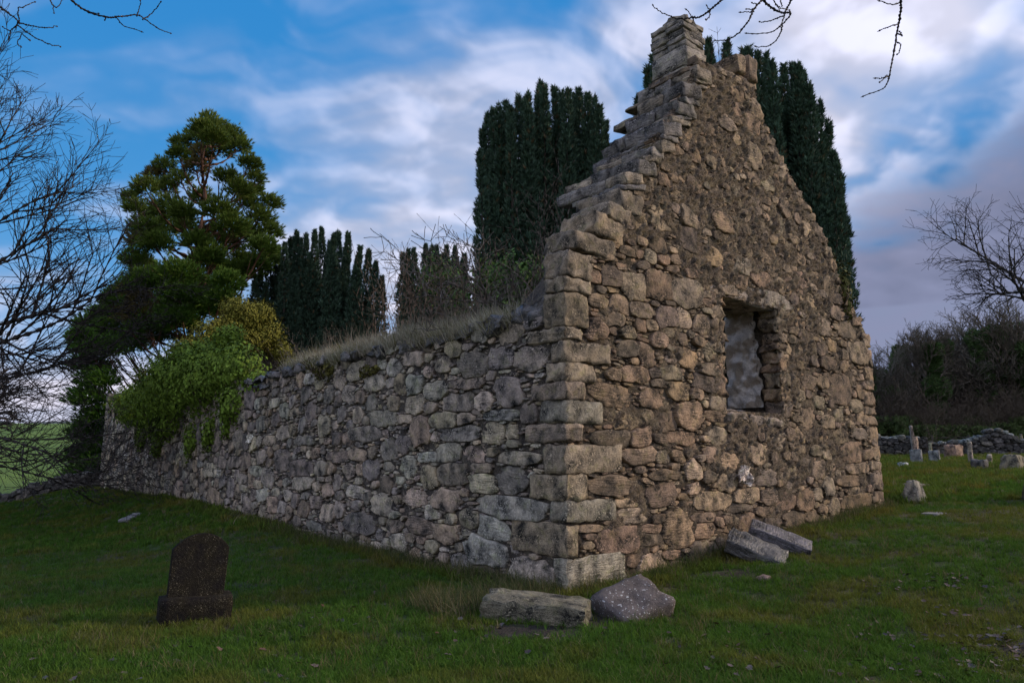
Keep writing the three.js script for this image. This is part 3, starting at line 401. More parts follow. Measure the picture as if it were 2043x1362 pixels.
// ---------- boundary walls ----------
function dryWall(name, label, A, Bp, thick, top, sizes, pal, cope) {
  const dir = V(Bp[0] - A[0], 0, Bp[1] - A[1]), L = dir.length(); dir.normalize(); const nrm = V(-dir.z, 0, dir.x); if (nrm.dot(V(EYE.x - A[0], 0, EYE.z - A[1])) < 0) nrm.negate();
  const flip = V().crossVectors(dir, UPV).dot(nrm) < 0, gy = groundY((A[0] + Bp[0]) / 2, (A[1] + Bp[1]) / 2);
  const w = thing(name, label, 'stone wall', [A[0], 0, A[1]]);
  const map = (u, v, d) => { const g = groundY(A[0] + dir.x * u, A[1] + dir.z * u); return [dir.x * u + nrm.x * d, g + v, dir.z * u + nrm.z * d]; };
  const ins = (u, v) => u > 0 && u < L && v > -0.2 && v < top(u);
  const F = new Face(ins, map, flip, pal, null, () => 0), [b0, b1, s0, s1] = sizes;
  F.fill(0, L, -0.1, 2, 900, b0, b1, 0.4, 0.75); F.fill(0, L, -0.1, 2, 2500, s0, s1, 0.35, 0.7);
  const B = new Buf(), N = Math.ceil(L / 0.25); // the heart of the wall
  for (let i = 0; i <= N; i++) { const u = (i / N) * L, t = top(u); for (const [v, d] of [[-0.3, -0.09], [t - 0.08, -0.09], [t - 0.08, -thick], [-0.3, -thick]]) B.v(...map(u, v, d), u, v, [0.2, 0.18, 0.16]); if (i) for (let k = 0; k < 4; k++) { const a = (i - 1) * 4 + k, b = (i - 1) * 4 + ((k + 1) % 4); B.t(a, b, a + 4); B.t(b, b + 4, a + 4); } }
  part('wall_core', B.geo(), mortar, w);
  for (const s of F.s) part('stone', F.mesh(s), rnd() < 0.5 ? stoneA : stoneB, w);
  for (let u = 0.1; u < L;) { const bw = rr(...cope.w), bh = rr(...cope.h), m = part('cope_stone', roughBlock(bw, bh, thick * 0.9, { seg: [4, 4, 5], round: 0.05, rough: 0.05, color: sc2(pick(cope.pal), rr(0.7, 1.2)) }), stoneA, w); m.position.set(...map(u, top(u) - 0.06, -thick / 2)); m.rotation.set(0, Math.atan2(-dir.z, dir.x) + rr(-0.2, 0.2), rr(-0.25, 0.25)); u += bw * rr(0.9, 1.5); }
  return w;
}
dryWall('dry_stone_wall', 'low dark field wall with upright cope stones beside the green field', [-7.5, -31.0], [1.9, -23.5], 0.45, (u) => 0.52 + 0.06 * n2(u, 4), [0.14, 0.22, 0.07, 0.13], [[0.13, 0.12, 0.11], [0.17, 0.155, 0.14], [0.1, 0.1, 0.095]], { w: [0.14, 0.3], h: [0.14, 0.28], pal: [[0.14, 0.13, 0.12], [0.18, 0.17, 0.16]] });
dryWall('dry_stone_wall', 'tumbled dry stone wall behind the headstones, its head broken into peaks', [29.0, -9.8], [37.6, -2.5], 0.55, (u) => (u < 3.6 ? 0.92 : 0.62 + 0.55 * Math.exp(-(((u - 7.0) / 1.0) ** 2)) + 0.4 * sst(8.5, 11, u)) + 0.08 * n2(u * 1.3, 4), [0.14, 0.24, 0.07, 0.13], [[0.1, 0.095, 0.088], [0.14, 0.13, 0.12], [0.075, 0.07, 0.065]], { w: [0.18, 0.4], h: [0.1, 0.22], pal: [[0.12, 0.115, 0.11], [0.34, 0.36, 0.34], [0.17, 0.17, 0.15]] });

// ---------- foliage pieces ----------
function sprigGeo(n, len, wid, spread, curve = 0.15) { // a spray of narrow leaves fanning from one point
  const B = new Buf(); const R = mulberry(n * 31 + Math.round(len * 100));
  for (let k = 0; k < n; k++) {
    const an = (k / n) * 6.283 + R() * 0.8, t = spread * (0.25 + 0.75 * R()), L = len * (0.6 + 0.5 * R()), d = V(Math.cos(an) * Math.sin(t), Math.cos(t), Math.sin(an) * Math.sin(t)), s = V(-Math.sin(an), 0, Math.cos(an)).multiplyScalar(wid);
    const m = d.clone().multiplyScalar(L * 0.55).add(V(0, curve * L * 0.3, 0)), e = d.clone().multiplyScalar(L).add(V(0, curve * L, 0)), o = d.clone().multiplyScalar(L * 0.1);
    const a = B.v(o.x, o.y, o.z), b = B.v(m.x + s.x, m.y, m.z + s.z), c = B.v(m.x - s.x, m.y, m.z - s.z), f = B.v(e.x, e.y, e.z); B.t(a, b, c); B.t(b, f, c);
  }
  return B.geo();
}
function ivyLeafGeo() { const B = new Buf(), P = [[0, 0, 0], [0.5, 0.25, 0.06], [0.28, 0.45, 0.02], [0.34, 0.7, 0.05], [0, 1.05, -0.08], [-0.34, 0.7, 0.05], [-0.28, 0.45, 0.02], [-0.5, 0.25, 0.06]], m = B.v(0, 0.45, -0.06); P.forEach((p) => B.v(...p)); for (let k = 1; k <= 8; k++) B.t(m, k, (k % 8) + 1); return B.geo(); }
function tuftGeo(n, len, wid, spread, seed) { // grass: each blade bends over in three steps
  const B = new Buf(), R = mulberry(seed);
  for (let k = 0; k < n; k++) {
    const an = R() * 6.283, lean = spread * (0.3 + 0.9 * R()), L = len * (0.55 + 0.6 * R()), cx = Math.cos(an), cz = Math.sin(an), ox = (R() - 0.5) * len * 0.7, oz = (R() - 0.5) * len * 0.7, sx = -cz * wid, sz = cx * wid;
    let x = ox, y = -0.01, z = oz, a = lean * 0.4, l = B.v(x + sx, y, z + sz), r = B.v(x - sx, y, z - sz);
    for (let q = 1; q <= 3; q++) { const st = L / 3; x += cx * Math.sin(a) * st; z += cz * Math.sin(a) * st; y += Math.cos(a) * st; a += lean * 0.6; if (q < 3) { const w = q === 1 ? 0.9 : 0.6, nl = B.v(x + sx * w, y, z + sz * w), nr = B.v(x - sx * w, y, z - sz * w); B.t(l, r, nl); B.t(r, nr, nl); l = nl; r = nr; } else { const t = B.v(x, y, z); B.t(l, r, t); } }
  }
  return B.geo();
}
const yewSprig = sprigGeo(9, 0.2, 0.016, 0.75), cedarSprig = sprigGeo(11, 0.34, 0.02, 0.6, 0.25), bushSprig = sprigGeo(8, 0.2, 0.02, 1.2), ivyLeaf = ivyLeafGeo();

// ---------- bare trees ----------
rnd = mulberry(4242);
function grow(B, p, dir, len, r, o, depth = 0) {
  const n = Math.max(3, Math.round(len / o.step)), pts = [p.clone()], rad = [r], d = dir.clone().normalize(), kids = [];
  const r1 = depth >= o.depth ? o.tip : r * o.taper;
  for (let k = 1; k <= n; k++) {
    d.add(V(rr(-1, 1), rr(-1, 1), rr(-1, 1)).multiplyScalar(o.wander)).add(V(0, o.lift[Math.min(depth, o.lift.length - 1)], 0)).normalize();
    const q = pts[k - 1].clone().addScaledVector(d, len / n); pts.push(q); rad.push(mixf(r, r1, k / n));
    if (depth < o.depth && k > (depth === 0 ? n * o.bare : n * 0.15)) { const m = o.kids[Math.min(depth, o.kids.length - 1)] * (1 / n) * 1.25; let c = Math.floor(m) + (rnd() < m % 1 ? 1 : 0); while (c-- > 0) kids.push([q.clone(), d.clone(), mixf(r, r1, k / n), k / n]); }
  }
  tube(B[Math.min(depth, B.length - 1)], pts, rad, depth === 0 ? 8 : depth === 1 ? 6 : depth < 3 ? 4 : 3, o.color);
  if (depth < o.depth) { kids.push([pts[n].clone(), d.clone(), r1, 0.8]); for (const [q, dd, rk, t] of kids) { const ax = V(rr(-1, 1), rr(-1, 1), rr(-1, 1)).cross(dd).normalize(), nd = dd.clone().applyAxisAngle(ax, rr(o.angle[0], o.angle[1])); grow(B, q, nd, len * rr(o.ratio[0], o.ratio[1]) * (1.15 - 0.45 * t), Math.max(o.tip, Math.min(rk * 0.75, r * 0.5)), o, depth + 1); } }
}
function bareTree(name, label, pos, dir, len, r, o, group) {
  const t = thing(name, label, 'tree', pos, 0, group), B = [new Buf(), new Buf()]; grow(B, V(0, -0.2, 0), dir, len, r, o); part('trunk', B[0].geo(), bark, t); part('branches', B[1].geo(), bark, t, 'stuff'); return t;
}
const darkBark = [0.05, 0.04, 0.035], greyBark = [0.09, 0.08, 0.07];
{ // the big tree left of the frame: trunk and limbs reaching into view
  const t = thing('bare_tree', 'large leafless tree at the left edge, twigs spread against the blue sky', 'tree', [-5.6, groundY(-5.6, -16.9), -16.9]), B = [new Buf(), new Buf()];
  const o = { step: 0.28, wander: 0.09, lift: [0.01, 0.035, 0.045, 0.04], taper: 0.45, tip: 0.006, depth: 3, bare: 0.25, kids: [8, 6, 4], angle: [0.35, 0.95], ratio: [0.42, 0.68], color: darkBark };
  tube(B[0], [V(0, -0.3, 0), V(0.1, 1.5, 0), V(0, 3.2, 0.1), V(0.1, 5.5, 0), V(0, 8, 0.1), V(0, 10.5, 0)], [0.42, 0.33, 0.29, 0.24, 0.16, 0.06], 10, darkBark);
  const R3 = (r, u, f) => RIGHT.clone().multiplyScalar(r).add(V(0, u, 0)).addScaledVector(HEAD, f);
  for (const [h, r, u, f, len, w] of [[4.2, 1, 0.25, 0.0, 4.6, 0.1], [4.8, 1, 0.42, 0.3, 4.4, 0.1], [5.6, 1, 0.6, -0.2, 3.8, 0.09], [6.6, 1, 0.9, 0.2, 3.6, 0.08], [7.6, 0.8, 1.0, -0.3, 3.2, 0.07], [3.6, 1, 0.02, 0.3, 4.2, 0.08], [2.6, 1, -0.12, -0.3, 4.4, 0.07], [2.1, 1, 0.02, 0.6, 4.0, 0.06], [8.6, 0.5, 1, 0, 3, 0.06], [5.2, -0.7, 0.6, 0.6, 4, 0.09], [6.4, -0.6, 0.7, -0.5, 4, 0.08], [3.2, 0.9, 0.1, -0.5, 3.8, 0.06]]) grow([B[1], B[1], B[1], B[1]], V(0, h, 0), R3(r, u, f), len, w, { ...o, bare: 0.2 });
  part('trunk', B[0].geo(), bark, t); part('branches', B[1].geo(), bark, t, 'stuff');
}
bareTree('bare_tree', 'smaller leafless tree with a dense brush of twigs near the field wall', [-5.0, groundY(-5, -27.4), -27.4], V(0.06, 1, 0.02), 3.6, 0.26, { step: 0.4, wander: 0.1, lift: [0, 0.03, 0.02, 0.02], taper: 0.6, tip: 0.007, depth: 4, bare: 0.35, kids: [7, 6, 5, 3], angle: [0.3, 0.9], ratio: [0.6, 0.95], color: [0.055, 0.042, 0.036] });
bareTree('bare_tree', 'leafless tree at the right edge, tangled crown above the woodland', [31.8, groundY(31.8, -2.2), -2.2], V(-0.05, 1, 0), 8.2, 0.3, { step: 0.45, wander: 0.11, lift: [0, 0.0, 0.02, 0.02], taper: 0.45, tip: 0.009, depth: 4, bare: 0.45, kids: [8, 7, 5, 3], angle: [0.45, 1.1], ratio: [0.45, 0.75], color: [0.05, 0.043, 0.036] });
bareTree('thorn_tree', 'leafless thorn growing inside the roofless chapel behind the gable slope', [2.7, 0.1, -3.2], V(-0.05, 1, 0.0), 4.2, 0.07, { step: 0.3, wander: 0.13, lift: [0, 0, 0.0, 0], taper: 0.5, tip: 0.006, depth: 3, bare: 0.55, kids: [12, 8, 4], angle: [0.5, 1.3], ratio: [0.42, 0.62], color: [0.2, 0.17, 0.145] });
bareTree('thorn_tree', 'second leafless thorn inside the chapel, nearer the side wall', [1.7, 0.1, -3.6], V(0.02, 1, 0.03), 3.6, 0.05, { step: 0.3, wander: 0.13, lift: [0, 0, 0.0, 0], taper: 0.5, tip: 0.006, depth: 3, bare: 0.6, kids: [11, 8, 4], angle: [0.5, 1.3], ratio: [0.45, 0.65], color: [0.21, 0.175, 0.15] });
{ // the tree the picture is taken under: trunk behind the camera, twigs hanging into the top of the view
  const base = EYE.clone().addScaledVector(HEAD, -4.5).addScaledVector(RIGHT, 1.2), t = thing('overhanging_tree', 'leafless tree overhead whose twigs hang into the top of the picture', 'tree', [base.x, groundY(base.x, base.z), base.z]), T = new Buf(), B = new Buf(), off = V(base.x, groundY(base.x, base.z), base.z);
  tube(T, [V(0, -0.3, 0), V(0, 1.6, 0), V(0.1, 3.5, -0.1), V(0.1, 5.5, -0.1), V(0, 7.5, 0)], [0.4, 0.3, 0.26, 0.2, 0.08], 10, darkBark);
  const TW = [[14,-0.81,5.17,2.73,-0.91,5.08,2.73,-0.98,5.0,2.67,-1.0,4.97,2.59,-0.97,5.02,2.5,-0.94,5.07,2.41,-0.99,5.08,2.35,-1.07,5.06,2.36,-1.19,5.05,2.35,-1.31,5.04,2.37],[6,-0.77,5.16,2.53,-0.86,5.13,2.56],[7,-0.77,5.14,2.53,-0.88,5.02,2.59,-1.01,4.91,2.64],[6,-1.02,4.98,2.54,-0.92,5.1,2.44,-0.95,5.12,2.44],[6,-1.03,4.97,2.54,-0.88,5.06,2.44,-0.96,4.98,2.48],[14,-0.61,5.15,2.93,-0.7,5.06,2.95,-0.84,4.91,2.95,-0.94,4.78,2.97,-0.98,4.69,2.9,-0.98,4.68,2.82,-0.93,4.73,2.73,-0.92,4.76,2.67],[6,-0.78,4.94,2.92,-0.73,5.0,2.84,-0.78,4.99,2.82],[6,-0.76,4.98,2.92,-0.7,5.03,2.85,-0.8,4.98,2.88],[5,-0.72,5.03,2.92,-0.69,5.08,2.87],[5,-1.01,4.66,2.84,-1.03,4.61,2.85],[16,-0.85,5.03,3.01,-0.93,4.88,3.09,-0.68,4.95,3.03,-0.71,4.86,3.12,-0.79,4.77,3.22,-0.71,4.77,3.11,-0.7,4.76,3.0,-0.83,4.75,2.89],[9,-0.83,4.69,3.17,-0.79,4.65,3.13,-0.74,4.63,3.01,-0.78,4.64,2.93],[14,-0.87,4.88,3.29,-0.77,4.89,3.22,-0.68,4.9,3.14,-0.81,4.76,3.18,-0.95,4.6,3.22],[8,-0.82,4.76,3.19,-0.88,4.73,3.11,-0.82,4.8,2.99],[10,-0.8,5.01,3.06,-0.8,4.94,3.1,-0.58,4.98,3.03],[7,-0.89,4.83,3.16,-0.84,4.83,3.16,-0.62,4.92,3.12],[6,-0.87,4.8,3.2,-0.83,4.88,3.17,-0.65,5.02,3.1],[15,-0.23,4.93,3.8,-0.38,4.74,3.83,-0.25,4.71,3.77,-0.16,4.63,3.71,-0.34,4.37,3.73,-0.48,4.17,3.75,-0.38,4.14,3.67,-0.39,4.13,3.54],[7,-0.24,4.81,3.78,-0.43,4.71,3.78,-0.45,4.76,3.72],[7,-0.25,4.65,3.75,-0.45,4.54,3.77,-0.44,4.55,3.71],[8,-0.26,4.58,3.74,-0.39,4.47,3.82,-0.26,4.58,3.76],[7,-0.26,4.52,3.73,-0.41,4.39,3.81,-0.29,4.4,3.75],[7,-0.28,4.27,3.68,-0.49,4.16,3.71,-0.51,4.16,3.68],[5,-0.29,4.27,3.66,-0.5,4.13,3.69],[14,-5.35,5.16,-1.11,-5.24,5.18,-1.26,-5.2,5.01,-0.98,-5.13,4.94,-0.93,-5.16,4.95,-1.16,-5.17,4.87,-1.12],[9,-5.12,5.02,-1.1,-5.04,4.96,-0.97,-4.96,4.85,-0.72,-4.88,5.0,-0.93],[9,-5.12,4.99,-1.1,-5.02,4.86,-0.94,-4.93,4.72,-0.71,-4.84,4.83,-0.91],[8,-5.11,5.01,-1.1,-5.13,5.13,-1.11,-5.11,5.03,-0.85,-5.04,5.16,-0.95],[6,-5.09,4.93,-1.09,-5.11,4.84,-1.09,-5.1,4.7,-0.85],[6,-5.09,4.93,-1.09,-5.05,4.85,-0.99,-5.05,4.74,-0.78],[6,-5.16,4.92,-1.1,-5.21,5.0,-1.23],[15,-4.91,5.52,-1.23,-4.8,5.22,-0.84,-4.69,5.24,-0.96,-4.55,5.17,-0.82,-4.5,5.08,-0.59,-4.34,5.24,-0.75,-4.31,5.12,-0.56,-4.24,4.99,-0.4,-4.11,5.07,-0.56],[7,-4.38,5.09,-0.51,-4.33,5.29,-0.71,-4.33,5.33,-0.68],[8,-4.34,5.07,-0.49,-4.24,5.26,-0.67,-4.22,5.26,-0.46],[7,-4.51,5.06,-0.59,-4.43,5.08,-0.71,-4.32,5.07,-0.68],[5,-4.57,5.09,-0.67,-4.57,5.09,-0.72],[9,-4.92,5.43,-1.24,-4.92,5.23,-1.01,-4.89,5.18,-0.96,-4.83,5.38,-1.16],[5,-4.89,5.33,-1.21,-4.9,5.14,-0.98],[5,-4.67,5.16,-0.82,-4.63,5.12,-0.73]];
  for (const [w, ...c] of TW) {
    const pts = []; for (let k = 0; k < c.length; k += 3) pts.push(V(c[k], c[k + 1], c[k + 2]).sub(off));
    const r0 = w * 0.0009;
    if (w >= 14) { const up = V(0.1, 5.2 + rnd(), -0.1), mid = pts[0].clone().lerp(up, 0.5).add(V(0, 1.3, 0)); tube(B, [up, up.clone().lerp(mid, 0.5).add(V(0, 0.5, 0)), mid, mid.clone().lerp(pts[0], 0.6).add(V(0, 0.25, 0)), pts[0]], [0.09, 0.06, 0.04, 0.02, r0], 6, darkBark); }
    const cu = new THREE.CatmullRomCurve3(pts).getPoints(pts.length * 4); cu.forEach((p, k) => p.add(V(rr(-1, 1), rr(-1, 1), rr(-1, 1)).multiplyScalar(0.004)));
    tube(B, cu, cu.map((_, k) => mixf(r0, 0.0042, k / cu.length) * (k % 7 === 3 ? 1.25 : 1)), 5, [0.04, 0.03, 0.027]);
    const e = cu[cu.length - 1], d = e.clone().sub(cu[cu.length - 2]).normalize(); tube(B, [e, e.clone().addScaledVector(d, 0.012), e.clone().addScaledVector(d, 0.03)], [0.004, 0.0075, 0.002], 5, [0.05, 0.035, 0.03]);
  }
  part('trunk', T.geo(), bark, t); part('branches', B.geo(), bark, t, 'stuff');
}

// ---------- yews and the conifer ----------
rnd = mulberry(777);
const TREES = {"A":[[8.7,12.47,-28.26],[8.58,11.91,-26.78],[8.79,12.08,-26.3],[9.73,12.7,-27.53],[9.25,11.75,-25.25],[10.09,12.33,-26.47],[10.4,12.22,-26.04],[10.27,11.16,-24.46],[11.62,11.5,-25.98],[11.07,10.41,-24.21],[11.55,9.81,-24.44],[7.95,11.68,-28.79],[7.46,11.24,-26.66],[7.58,10.91,-29.02],[7.02,10.08,-28.41],[6.53,9.56,-27.96],[8.55,12.14,-28.61]],"B":[[12.86,11.33,-24.73],[12.45,11.11,-23.5],[12.55,11.17,-23.11],[13.8,11.8,-24.08],[12.89,11.09,-22.15],[13.9,11.57,-23.24],[14.24,11.54,-22.78],[13.81,11.16,-21.46],[15.37,11.31,-22.79]],"C":[[8.73,12.89,-12.5],[8.12,12.49,-11.43],[8.12,12.48,-11.13],[9.25,13.44,-12.2],[8.08,12.19,-10.5],[9.21,13.35,-11.48],[9.3,13.15,-11.24],[8.56,12.64,-10.17],[10.2,14.21,-11.44],[9.16,13.15,-10.09],[9.78,13.34,-10.2],[10.62,13.73,-10.78],[9.42,12.7,-9.26],[10.93,13.55,-10.43],[10.46,13.32,-9.75],[10.17,12.84,-9.13],[11.69,13.68,-10.2],[10.33,12.31,-8.75],[11.32,12.28,-9.4],[8.37,12.22,-12.31],[7.35,10.77,-11.08]],"D":[[11.14,12.46,-7.82],[10.41,12.83,-6.86],[10.36,13.09,-6.61],[11.84,14.46,-7.37],[10.45,13.35,-5.86],[12.12,14.34,-6.39],[12.43,14.11,-5.96],[11.69,13.25,-4.9],[13.88,14.22,-5.69],[12.5,13.27,-4.64],[13.12,13.38,-4.74],[14.23,13.93,-5.1],[12.51,12.54,-4.01],[14.61,13.51,-4.69],[13.99,13.07,-4.13],[13.45,12.66,-3.73],[15.36,13.5,-4.46],[13.5,11.96,-3.43],[14.81,12.0,-3.81],[15.3,11.5,-3.81],[13.78,9.8,-3.0],[15.93,9.96,-3.86],[14.58,8.38,-3.15]],"clumps":[[4.64,18.1,-30.44,0.52],[5.08,17.72,-30.16,0.52],[3.5,16.28,-27.52,0.48],[5.59,17.28,-29.67,0.59],[4.19,17.14,-30.87,0.59],[3.98,15.77,-27.11,0.6],[3.61,16.87,-31.39,0.46],[5.91,16.71,-29.37,0.52],[2.74,15.01,-28.17,0.42],[5.24,16.61,-30.04,0.66],[4.42,16.29,-30.6,0.59],[5.32,14.51,-25.98,0.48],[3.09,15.65,-31.9,0.53],[4.25,15.58,-30.71,0.65],[4.53,13.88,-26.65,0.54],[2.72,15.25,-32.25,0.46],[6.55,15.02,-28.72,0.46],[1.65,13.39,-29.1,0.54],[3.17,14.57,-31.91,0.59],[3.67,14.88,-31.12,0.52],[5.01,13.26,-26.25,0.54],[6.68,14.45,-28.97,0.4],[1.83,13.92,-32.64,0.46],[1.35,12.4,-29.36,0.42],[7.31,13.77,-28.47,0.53],[6.28,13.63,-28.83,0.59],[4.34,12.28,-26.83,0.72],[4.61,14.06,-30.79,0.59],[3.23,13.35,-31.37,0.78],[3.08,12.15,-27.9,0.6],[2.77,13.25,-32.39,0.59],[6.78,12.81,-28.32,0.65],[4.82,11.54,-26.43,0.72],[6.52,12.04,-29.24,0.79],[7.19,12.13,-27.93,0.52],[1.77,11.42,-29.03,0.66],[3.33,12.45,-31.99,0.79],[2.23,11.6,-32.1,0.58],[2.17,10.69,-28.69,0.72],[5.24,12.19,-30.4,0.66],[3.93,12.38,-30.61,0.65],[5.95,10.57,-25.5,0.6],[5.77,11.66,-29.98,0.66],[7.1,10.79,-27.88,0.52],[3.61,10.82,-27.5,0.6],[4.93,10.6,-30.72,0.79],[5.28,10.13,-29.38,0.52],[2.74,8.96,-26.67,0.81],[4.15,9.27,-29.84,0.9],[2.97,9.19,-29.72,0.75],[1.64,8.61,-27.61,0.69],[1.89,9.14,-31.8,0.64],[1.99,8.44,-30.51,0.75],[2.88,8.04,-26.58,0.81],[4.57,8.89,-29.55,0.64],[1.24,8.56,-31.11,0.44],[0.59,7.81,-28.53,0.35],[1.78,8.01,-31.95,0.77],[0.83,7.69,-31.42,0.5],[1.57,7.13,-27.71,0.63],[0.59,7.38,-32.99,0.58],[1.23,7.08,-31.03,0.68],[-0.24,6.23,-29.26,0.46],[0.48,6.26,-33.11,0.58],[0.7,6.71,-31.44,0.5],[0.48,5.67,-28.66,0.69],[0.3,5.13,-30.21,0.72],[0.48,4.38,-29.19,0.64],[0.18,3.6,-29.4,0.64],[0.78,2.85,-29.71,0.71],[0.62,2.19,-30.78,0.73],[1.13,1.51,-30.53,0.73],[0.44,1.17,-30.39,0.6],[0.11,0.21,-29.69,0.53],[0.54,0.54,-29.0,0.64],[2.09,6.52,-31.86,0.77],[2.67,6.68,-29.59,0.74],[4.22,10.12,-27.13,0.66],[6.49,10.93,-29.72,0.6],[5.65,10.04,-28.6,0.51],[1.53,10.01,-29.42,0.54],[2.73,10.53,-32.94,0.67],[1.41,6.19,-30.57,0.74],[4.42,8.64,-25.42,0.64],[6.21,9.97,-28.43,0.64],[6.57,10.28,-27.73,0.57],[4.29,7.95,-25.55,0.58],[5.06,8.18,-29.44,0.77],[4.02,7.87,-28.27,0.74],[2.79,7.16,-26.84,0.69],[3.15,8.18,-31.08,0.77],[3.69,7.14,-28.51,0.61],[1.96,6.82,-27.56,0.69]]};
function yew(label, spires, centre, rad) {
  const gy = groundY(centre[0], centre[1]) - 0.1, t = thing('irish_yew', label, 'tree', [centre[0], gy, centre[1]]), B = new Buf(), list = [];
  const more = spires.flatMap(([x, y, z]) => [[x, y, z], [mixf(x, centre[0], 0.14) + rr(-0.35, 0.35), y - rr(0.3, 1.6), mixf(z, centre[1], 0.14) + rr(-0.35, 0.35)], [mixf(x, centre[0], 0.22) + rr(-0.4, 0.4), y - rr(1.2, 3.5), mixf(z, centre[1], 0.22) + rr(-0.4, 0.4)]]);
  for (const [x, y, z] of more) {
    const topP = V(x - centre[0], y - gy, z - centre[1]), H = topP.y, foot = V(topP.x * 0.75, 0, topP.z * 0.75), R = rad * rr(0.85, 1.2), bendy = rr(0.5, 0.9);
    const axis = (s) => V(mixf(foot.x, topP.x, Math.pow(s, bendy)) + 0.05 * n2(s * 5, x), s * H, mixf(foot.z, topP.z, Math.pow(s, bendy)) + 0.05 * n2(s * 5, z + 40));
    tube(B, [0, 0.2, 0.45, 0.7, 0.97].map(axis), [0.12, 0.1, 0.075, 0.05, 0.015], 6, [0.07, 0.05, 0.04]);
    const N = Math.round(H * R * 330);
    for (let k = 0; k < N; k++) {
      const s = 0.12 + 0.88 * Math.pow(rnd(), 0.85), a = axis(s), prof = R * Math.min(1, Math.pow((1 - s) * 2.3 + 0.01, 0.8)) * (0.8 + 0.35 * n2(s * 14, x * 3)), an = rnd() * 6.283, q = prof * Math.sqrt(0.25 + 0.75 * rnd()) * (0.88 + 0.22 * n3(Math.cos(an) * 1.5, s * 16, Math.sin(an) * 1.5 + x));
      const p = a.add(V(Math.cos(an) * q, rr(-0.1, 0.1), Math.sin(an) * q)); if (s < 0.2 && rnd() > s * 5) continue;
      list.push([pose(p, V(Math.cos(an) * 0.75, rr(0.7, 1.4), Math.sin(an) * 0.75), rr(0.55, 1.05)), tint(rnd() < 0.04 ? [0.14, 0.105, 0.055] : [0.07, 0.12, 0.078], 0.5)]);
    }
  }
  part('trunk', B.geo(), bark, t); instances('crown', yewSprig, leafMat, list, t, 'stuff'); return t;
}
yew('broad many-topped dark yew between the conifer and the side wall grasses', TREES.A, [9.3, -26.8], 0.66);
yew('lower dark yew seen in the dip behind the side wall brambles', TREES.B, [13.5, -23.0], 0.66);
yew('tall dark yew with many spires left of the gable slope', TREES.C, [9.7, -10.6], 0.47);
yew('tallest dark yew, its spires rising right behind the gable top', TREES.D, [13.2, -5.2], 0.47);
{
  const c = [4.2, -29.3], gy = groundY(...c) - 0.2, t = thing('conifer_tree', 'tufted green conifer with reddish bare limbs beyond the chapel end', 'tree', [c[0], gy, c[1]]), B = new Buf(), list = [], red = [0.13, 0.065, 0.04];
  const trunkAt = (y) => V(0.25 * n2(y * 0.2, 3), y, 0.25 * n2(y * 0.2, 8)); tube(B, [-0.3, 2, 4, 6, 8, 10, 12, 14, 16, 17].map(trunkAt), [0.5, 0.45, 0.4, 0.34, 0.28, 0.22, 0.16, 0.1, 0.06, 0.02], 8, red);
  const L = new Buf();
  for (const [x, y, z, r] of TREES.clumps) {
    const P = V(x - c[0], y - gy, z - c[1]), h0 = Math.max(0.8, P.y - Math.hypot(P.x, P.z) * rr(0.7, 1.1)), A = trunkAt(h0), mid = A.clone().lerp(P, 0.55).add(V(0, -0.15 * P.distanceTo(A), 0)), out = P.clone().sub(trunkAt(P.y)).setY(0).normalize();
    tube(L, new THREE.CatmullRomCurve3([A, mid, P]).getPoints(6), [0.11, 0.09, 0.075, 0.06, 0.045, 0.03, 0.02], 5, red);
    for (let k = 0; k < 5; k++) { const e = P.clone().add(V(rr(-1, 1), rr(-0.3, 0.9), rr(-1, 1)).multiplyScalar(r * 0.9)), s = P.clone().lerp(mid, rr(0.1, 0.8)); tube(L, [s, s.clone().lerp(e, 0.5).add(V(0, -0.1, 0)), e], [0.025, 0.016, 0.006], 3, [0.15, 0.07, 0.045]); }
    const brown = P.y > 7 && rnd() < 0.12, warm = sst(4, 15, P.y), N = Math.round(mixf(1800, 1200, warm) * Math.min(1.4, r / 0.9) ** 2 + 120);
    for (let k = 0; k < N; k++) {
      const d = V(rr(-1, 1), rr(-0.45, 1), rr(-1, 1)); if (d.length() > 1 || d.length() < 0.25) { k -= 0.6; continue; }
      const lump = 0.85 + 0.4 * n3(d.x * 2.2 + x, d.y * 2.2, d.z * 2.2 + z), p = P.clone().add(V(d.x * r * mixf(1.4, 1.12, warm), d.y * r * 0.95, d.z * r * mixf(1.4, 1.12, warm)).multiplyScalar(lump));
      list.push([pose(p, d.clone().add(out.clone().multiplyScalar(0.5)).add(V(0, 0.55, 0)), rr(0.38, 0.75)), tint(brown ? [0.15, 0.125, 0.04] : [mixf(0.095, 0.14, warm), mixf(0.205, 0.19, warm), mixf(0.03, 0.035, warm)], 0.35)]);
    }
  }
  part('trunk', B.geo(), bark, t); part('limbs', L.geo(), bark, t, 'stuff'); instances('crown', cedarSprig, leafMat, list, t, 'stuff');
}

